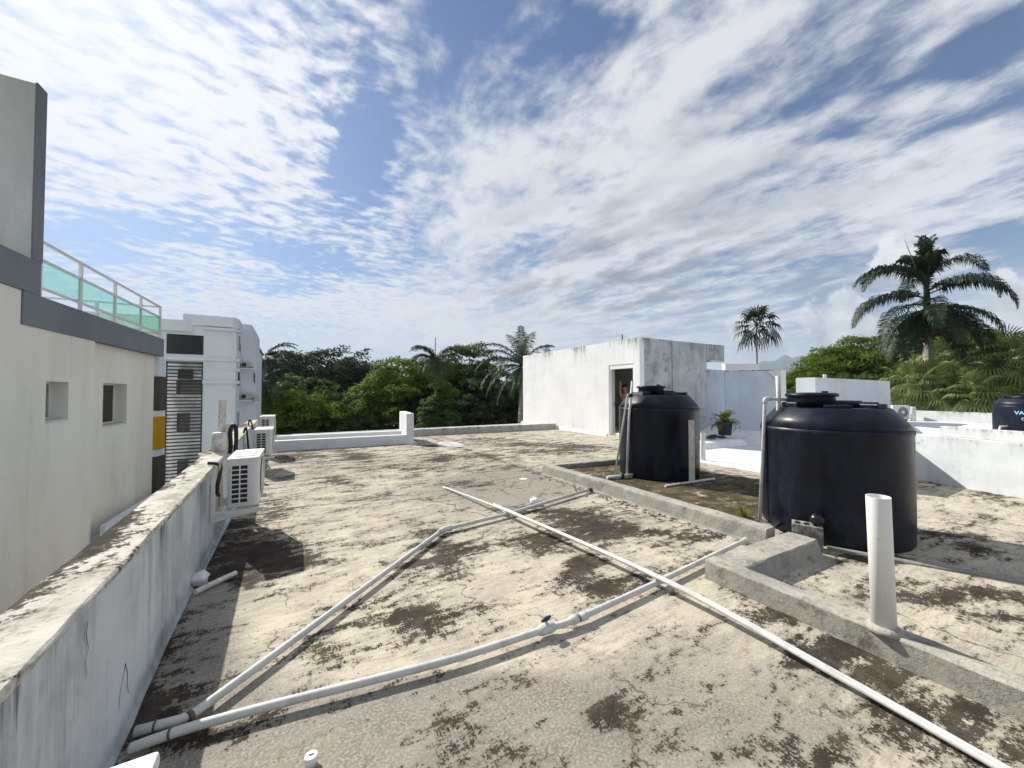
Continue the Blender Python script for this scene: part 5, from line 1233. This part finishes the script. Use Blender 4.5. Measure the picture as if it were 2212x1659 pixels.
make_fan_palm(D(1985, 835, 21), -10.5, 'left fan palm of the cluster, its fronds touching the white roof block', 38, 1.0, 1.05, L_fan, FP, .18, (-60, 80), .45, 6, 24)
make_fan_palm(D(2160, 788, 21), -10.5, 'right fan palm of the cluster, above the lettered tank', 44, 1.2, 1.35, L_fan, FP, .2, (-60, 85), .42, 7, 26)
make_fan_palm(D(2090, 862, 19.5), -10.5, 'lowest fan palm of the cluster, just behind the stained parapet', 34, .95, .95, L_fan, FP, .18, (-60, 75), .5, 8, 22)
make_fan_palm(D(2015, 768, 25), -10.5, 'hindmost fan palm of the cluster, around the royal palm trunk', 26, 1.1, 1.1, L_fan, FP, .18, (-40, 80), .5, 9, 20)
# coconut palm left of the bulkhead
cp = D(1128, 790, 28)
F = []
for k, (a, e, L, dr) in enumerate([(95, 84, 3.3, 30), (60, 74, 3.5, 50), (120, 70, 3.6, 55), (20, 60, 3.3, 80), (160, 58, 3.8, 80), (185, 30, 4.0, 100), (200, 5, 4.0, 90), (240, 30, 3.6, 110), (170, -15, 3.9, 70), (195, -38, 3.6, 50), (180, 48, 3.8, 100), (140, 30, 3.8, 100),
        (230, -40, 2.8, 50), (-10, 20, 2.8, 90), (300, 20, 2.8, 110), (260, -10, 2.8, 80), (30, 10, 2.8, 90), (150, 5, 3.2, 85), (215, -62, 2.6, 25), (80, 45, 2.8, 90)]):
    F.append((faz(a), R(e), L, R(dr), .74, dict(n=56, w=.06, hang=.5, rr=.04)))
make_palm(cp, -10.5, 'coconut palm with spiky upright crown beside the left end of the stair bulkhead', F, L_palm2, .15, 'coconut_palm', lean=(-.6, 0))
F = [(faz(a), R(e), 2.6, R(dr), .6, dict(n=30, w=.07, hang=.4, rr=.04)) for a, e, dr in ((90, 80, 30), (50, 65, 60), (130, 65, 60), (10, 40, 80), (170, 40, 80), (-30, 20, 90), (210, 20, 90))]
make_palm(D(1183, 790, 40), -10.5, 'small palm top peeping over the roof edge of the stair bulkhead', F, L_palm2, .15, 'palm_tree')
# drooping palm in the centre
F = []
for k in range(24):
    e = [62, 38, 18, 0][k % 4]; F.append((faz(k*137.5), R(e+5), 2.9, R(110+10*(k % 3)), .75, dict(n=48, w=.06, hang=.5, rr=.035)))
cpc = make_palm(D(942, 782, 33), -10.5, 'royal palm with drooping fronds and pale trunk in the middle of the treeline', F, L_palm2, .13, 'royal_palm', cshaft=.9, tm=M_trunk)
# palm hidden beside the white block
F = []
for k in range(16):
    e = [60, 35, 10, -15][k % 4]; F.append((faz(k*137.5+20), R(e), 3.4, R(95+8*(k % 3)), .65, dict(n=40, w=.08, hang=.55, rr=.05)))
make_palm(D(572, 772, 36), -10.5, 'dark feathery palm right beside the white apartment block', F, L_palm, .18, 'palm_tree')
F = [(faz(k*137.5+50), R([50, 20, -10, -35][k % 4]), 3.2, R(85), .65, dict(n=40, w=.08, hang=.6, rr=.05)) for k in range(14)]
make_palm(D(568, 822, 33), -10.5, 'lower dark palm with hanging fronds, below the feathery palm by the white block', F, L_palm, .18, 'palm_tree')
# antenna mast beyond the trees
a = D(940.5, 728, 60); mb = MB(); mb.tube([(a.x, a.y, -10), (a.x, a.y, a.z-.3), (a.x, a.y, a.z)], [.07, .06, .03], 6)
thing_mesh(mb, 'antenna_mast', M_louv, (a.x, a.y, -10), 'thin antenna mast rising above the central palm', 'antenna')
# distant woods
def far_woods():
    rs = np.random.default_rng(77); Cs = []; Ns = []
    for k in range(620):
        az_ = R(rs.uniform(-14, 108)); d_ = rs.uniform(90, 240); c = np.array([d_*math.sin(az_), d_*math.cos(az_), rs.uniform(-6.5, -3.5)+d_*.004]); r_ = rs.uniform(3, 5.5)
        e = rs.normal(0, 1, (110, 3)); e /= np.linalg.norm(e, axis=1)[:, None]; e[:, 2] = np.abs(e[:, 2])
        Cs.append(c+e*r_*rs.uniform(.8, 1.1, (110, 1))); Ns.append(e)
    o = leaf_mesh('distant_woods', np.concatenate(Cs), np.concatenate(Ns), 1.7, L_mid, None, rs, .8); o['kind'] = 'stuff'; tag(o, 'far continuous woods filling the gaps below the skyline', 'woods')
far_woods()

# potted palm by the bulkhead
def make_pot():
    c = G(1566, 945, .15); z0 = .235
    t = empty('potted_palm', (c.x, c.y, z0), 'small yellow-green palm in a dark pot on the slate pile before the shaded wall', 'potted plant')
    s = 1.12
    mb = MB(); mb.lathe([(.17*s, 0), (.20*s, .34*s), (.225*s, .345*s), (.225*s, .385*s), (.20*s, .385*s), (.19*s, .34*s)], (c.x, c.y, z0), 24, True); build(mb, 'pot', M_pot, t)
    mb = MB(); mb.tube([(c.x+.24*s, c.y-.1*s, z0+.3*s), (c.x+.33*s, c.y-.15*s, z0+.22*s), (c.x+.26*s, c.y-.1*s, z0+.1*s)], .012, 6); build(mb, 'handle', M_pot, t)
    mr_ = MB(); ml = MB(); o = Vector((c.x, c.y, z0+.36*s))
    for k in range(26):
        e = [80, 62, 42, 22, 5][k % 5]; frond(mr_, ml, o, k*2.4, R(e), .50*s, R(70+20*(k % 3)), .15*s, n=16, w=.022, hang=.25, seed=k, rr=.008)
    cr_ = build(ml, 'crown', L_pot, t); build(mr_, 'frond_rib', L_pot, cr_)
    rs = random.Random(3)
    for k in range(9):
        x = c.x-1.1+k*.17+rs.uniform(-.05, .05); y = c.y+.05+rs.uniform(-.18, .18)*1.2; w = rs.uniform(.12, .2); l = rs.uniform(.2, .34); a = rs.uniform(-.4, .4)
        zb_ = float(floor_h(x, y))
        mb = MB(); pts = [(x+math.cos(a+q)*l*.6, y+math.sin(a+q)*w*.8) for q in (.4, 2.6, 3.7, 5.8)]
        z_b = zb_+.005+.028*(k % 3); mb.prism(pts, z_b, z_b+.026)
        where = ['leftmost', 'second from the left', 'third from the left', 'fourth from the left', 'middle', 'fourth from the right', 'third from the right', 'second from the right', 'rightmost'][k]
        thing_mesh(mb, 'slate_piece', M_debris, (x, y, zb_), 'dark broken slate lying flat in the pile at the potted palm, '+where, 'slate', 'broken slates under the potted palm')
    return t
make_pot()

# ------------------------------------------------------------------ the person in the doorway
def make_person():
    hc = D(1350.5, 838, 14.75)                          # head centre
    t = empty('person', (hc.x+.15, hc.y-.1, 0), 'person in a grey shirt leaning in the open doorway with one raised arm', 'person')
    L = -_rt; Fw = -Vector((_fw.x, _fw.y, 0)).normalized()      # screen-left, towards the terrace
    o = Vector((hc.x, hc.y, 0)); Rr = _rt
    Pj = {}; V = []; E_ = []; Rd = []
    def v(name, p, r_, par=None):
        Pj[name] = len(V); V.append(p); Rd.append(r_)
        if par: E_.append((Pj[par], Pj[name]))
    H = hc.z
    v('pelvis', o+Rr*.20+Vector((0, 0, 1.02)), .17)
    v('waist', o+Rr*.13+Vector((0, 0, 1.22)), .145, 'pelvis'); v('chest', o+Rr*.06+Vector((0, 0, 1.44)), .165, 'waist'); v('neck0', o+Rr*.03+Vector((0, 0, H-.22)), .085, 'chest')
    v('neck', o+Rr*.01+Vector((0, 0, H-.13)), .058, 'neck0'); v('skull', o+Vector((0, 0, H-.02)), .092, 'neck'); v('skull2', o+Vector((0, 0, H+.075)), .085, 'skull')
    # raised arm on the picture's left
    sh = o+L*.13+Fw*.02+Vector((0, 0, 1.50)); el = o+L*.25+Fw*.16+Vector((0, 0, H-.17)); wr = o+L*.24+Fw*.16+Vector((0, 0, H+.12))
    v('shl', sh, .062, 'chest'); v('ell', el, .045, 'shl'); v('wrl', wr, .030, 'ell'); palm = wr+Vector((0, 0, .06))+L*.005; v('pl', palm, .036, 'wrl')
    s2 = o+Rr*.26+Vector((0, 0, 1.46)); v('shr', s2, .062, 'chest'); v('elr', s2+Rr*.08+Vector((0, 0, -.30)), .045, 'shr'); wr2 = s2+Rr*.02+Fw*.12+Vector((0, 0, -.54)); v('wrr', wr2, .030, 'elr'); v('pr', wr2+Vector((0, 0, -.07)), .036, 'wrr')
    for s, nm in ((-1, 'a'), (1, 'b')):
        hp = o+Rr*(.20+.10*s)+Vector((0, 0, .93)); v('hip'+nm, hp, .10, 'pelvis'); v('kn'+nm, hp+Rr*.02*s+Fw*.04+Vector((0, 0, -.44)), .066, 'hip'+nm); an = hp+Rr*.03*s+Vector((0, 0, -.86)); v('an'+nm, an, .045, 'kn'+nm); v('to'+nm, an+Fw*.18+Vector((0, 0, -.035)), .036, 'an'+nm)
    # fingers: four of different length and a thumb on each hand
    for hand, P0, dirn, sd in (('l', palm, Vector((0, 0, 1)), L), ('r', wr2+Vector((0, 0, -.07)), Vector((0, 0, -1)), L)):
        for i, (u, ln) in enumerate(((-.028, .062), (-.010, .074), (.010, .070), (.027, .056))):
            b = P0+Rr*u+dirn*.028; m_ = b+dirn*ln*.55+Fw*.004; e = m_+dirn*ln*.4+Fw*.022+L*.0
            v(f'{hand}f{i}a', b, .0105, 'p'+hand); v(f'{hand}f{i}b', m_, .009, f'{hand}f{i}a'); v(f'{hand}f{i}c', e, .0075, f'{hand}f{i}b')
        b = P0+sd*-.034-dirn*.015; v(hand+'t0', b, .012, 'p'+hand); v(hand+'t1', b-sd*.03+dirn*.032+Fw*.01, .010, hand+'t0'); v(hand+'t2', b-sd*.032+dirn*.058+Fw*.02, .008, hand+'t1')
    loc = Vector(t.location); me = bpy.data.meshes.new('body'); me.from_pydata([tuple(p-loc) for p in V], E_, [])
    ob = link('body', me, M_skin, t); sk = ob.modifiers.new('skin', 'SKIN')
    for i, sv in enumerate(me.skin_vertices[0].data): sv.radius = (Rd[i], Rd[i]); sv.use_root = (i == 0)
    ob.modifiers.new('sub', 'SUBSURF').levels = 1; ob.modifiers['sub'].render_levels = 1
    # head details as children: face features, ears, hair
    hd = Vector((hc.x, hc.y, H)); f = (Fw*.9-L*.25+Vector((0, 0, -.15))).normalized(); sd = f.cross(Vector((0, 0, 1))).normalized(); u = sd.cross(f)
    mb = MB().ball(tuple(hd+Vector((0, 0, .0))), .118, 20, 14, (.82, .88, 1.12))
    mb.ball(tuple(hd+f*.062-u*.065), .055, 12, 8, (1, 1, .8)); mb.ball(tuple(hd+f*.105-u*.015), .020, 10, 8, (.8, .9, 1.4))
    mb.ball(tuple(hd+sd*.095-u*.01), .026, 8, 6, (.5, .7, 1.2)); mb.ball(tuple(hd-sd*.095-u*.01), .026, 8, 6, (.5, .7, 1.2)); build(mb, 'head', M_skin, t)
    mb = MB()
    for s in (-1, 1): mb.ball(tuple(hd+f*.096+sd*.036*s+u*.010), .012, 8, 6, (1, 1, .6)); mb.ball(tuple(hd+f*.097+sd*.036*s+u*.034), .016, 8, 5, (1.1, 1.1, .25))
    build(mb, 'eyes_and_brows', M_hair, t)
    mb = MB().ball(tuple(hd+f*.098-u*.062), .020, 8, 6, (1.2, 1.2, .3)); build(mb, 'mouth', mat('lips', (.25, .07, .06), .6), t)
    mb = lump(tuple(hd-f*.022+u*.038), .124, 9, (.86, .92, 1.0), .05); build(mb, 'hair', M_hair, t)
    # shirt and trousers follow the body
    def garment(name, pts, rs_, m_):
        me = bpy.data.meshes.new(name); me.from_pydata([tuple(p-loc) for p in pts[0]], pts[1], []); o_ = link(name, me, m_, t); o_.modifiers.new('skin', 'SKIN')
        for i, sv in enumerate(me.skin_vertices[0].data): sv.radius = (rs_[i], rs_[i]); sv.use_root = (i == 0)
        o_.modifiers.new('sub', 'SUBSURF').levels = 1; o_.modifiers['sub'].render_levels = 1
    q = lambda n_: V[Pj[n_]]
    garment('shirt', ([q('pelvis'), q('waist'), q('chest'), q('neck0')+Vector((0, 0, -.06)), q('shl'), q('shl').lerp(q('ell'), .55), q('shr'), q('shr').lerp(q('elr'), .6)], [(0, 1), (1, 2), (2, 3), (2, 4), (4, 5), (2, 6), (6, 7)]), [.19, .165, .185, .095, .082, .070, .082, .072], M_shirt)
    garment('trousers', ([q('pelvis')+Vector((0, 0, -.03)), q('hipa'), q('kna'), q('ana'), q('hipb'), q('knb'), q('anb')], [(0, 1), (1, 2), (2, 3), (0, 4), (4, 5), (5, 6)]), [.18, .12, .085, .07, .12, .085, .07], M_louv)
make_person()
# ------------------------------------------------------------------ the humid air
mb = MB(); mb.box((-6000, -6000, -11.5), (8200, 8200, 640)); hz = build(mb, 'haze', None); hz['kind'] = 'stuff'; hz['label'] = 'thin humid haze over the distance'
hm = bpy.data.materials.new('haze'); hm.use_nodes = True; hn = hm.node_tree; hn.nodes.clear()
ho = hn.nodes.new('ShaderNodeOutputMaterial'); hv = hn.nodes.new('ShaderNodeVolumePrincipled'); hv.inputs['Color'].default_value = (.70, .84, 1, 1); hv.inputs['Density'].default_value = 1.5e-4; hv.inputs['Anisotropy'].default_value = .0
hn.links.new(hv.outputs[0], ho.inputs['Volume']); hz.data.materials.append(hm)
refresh()
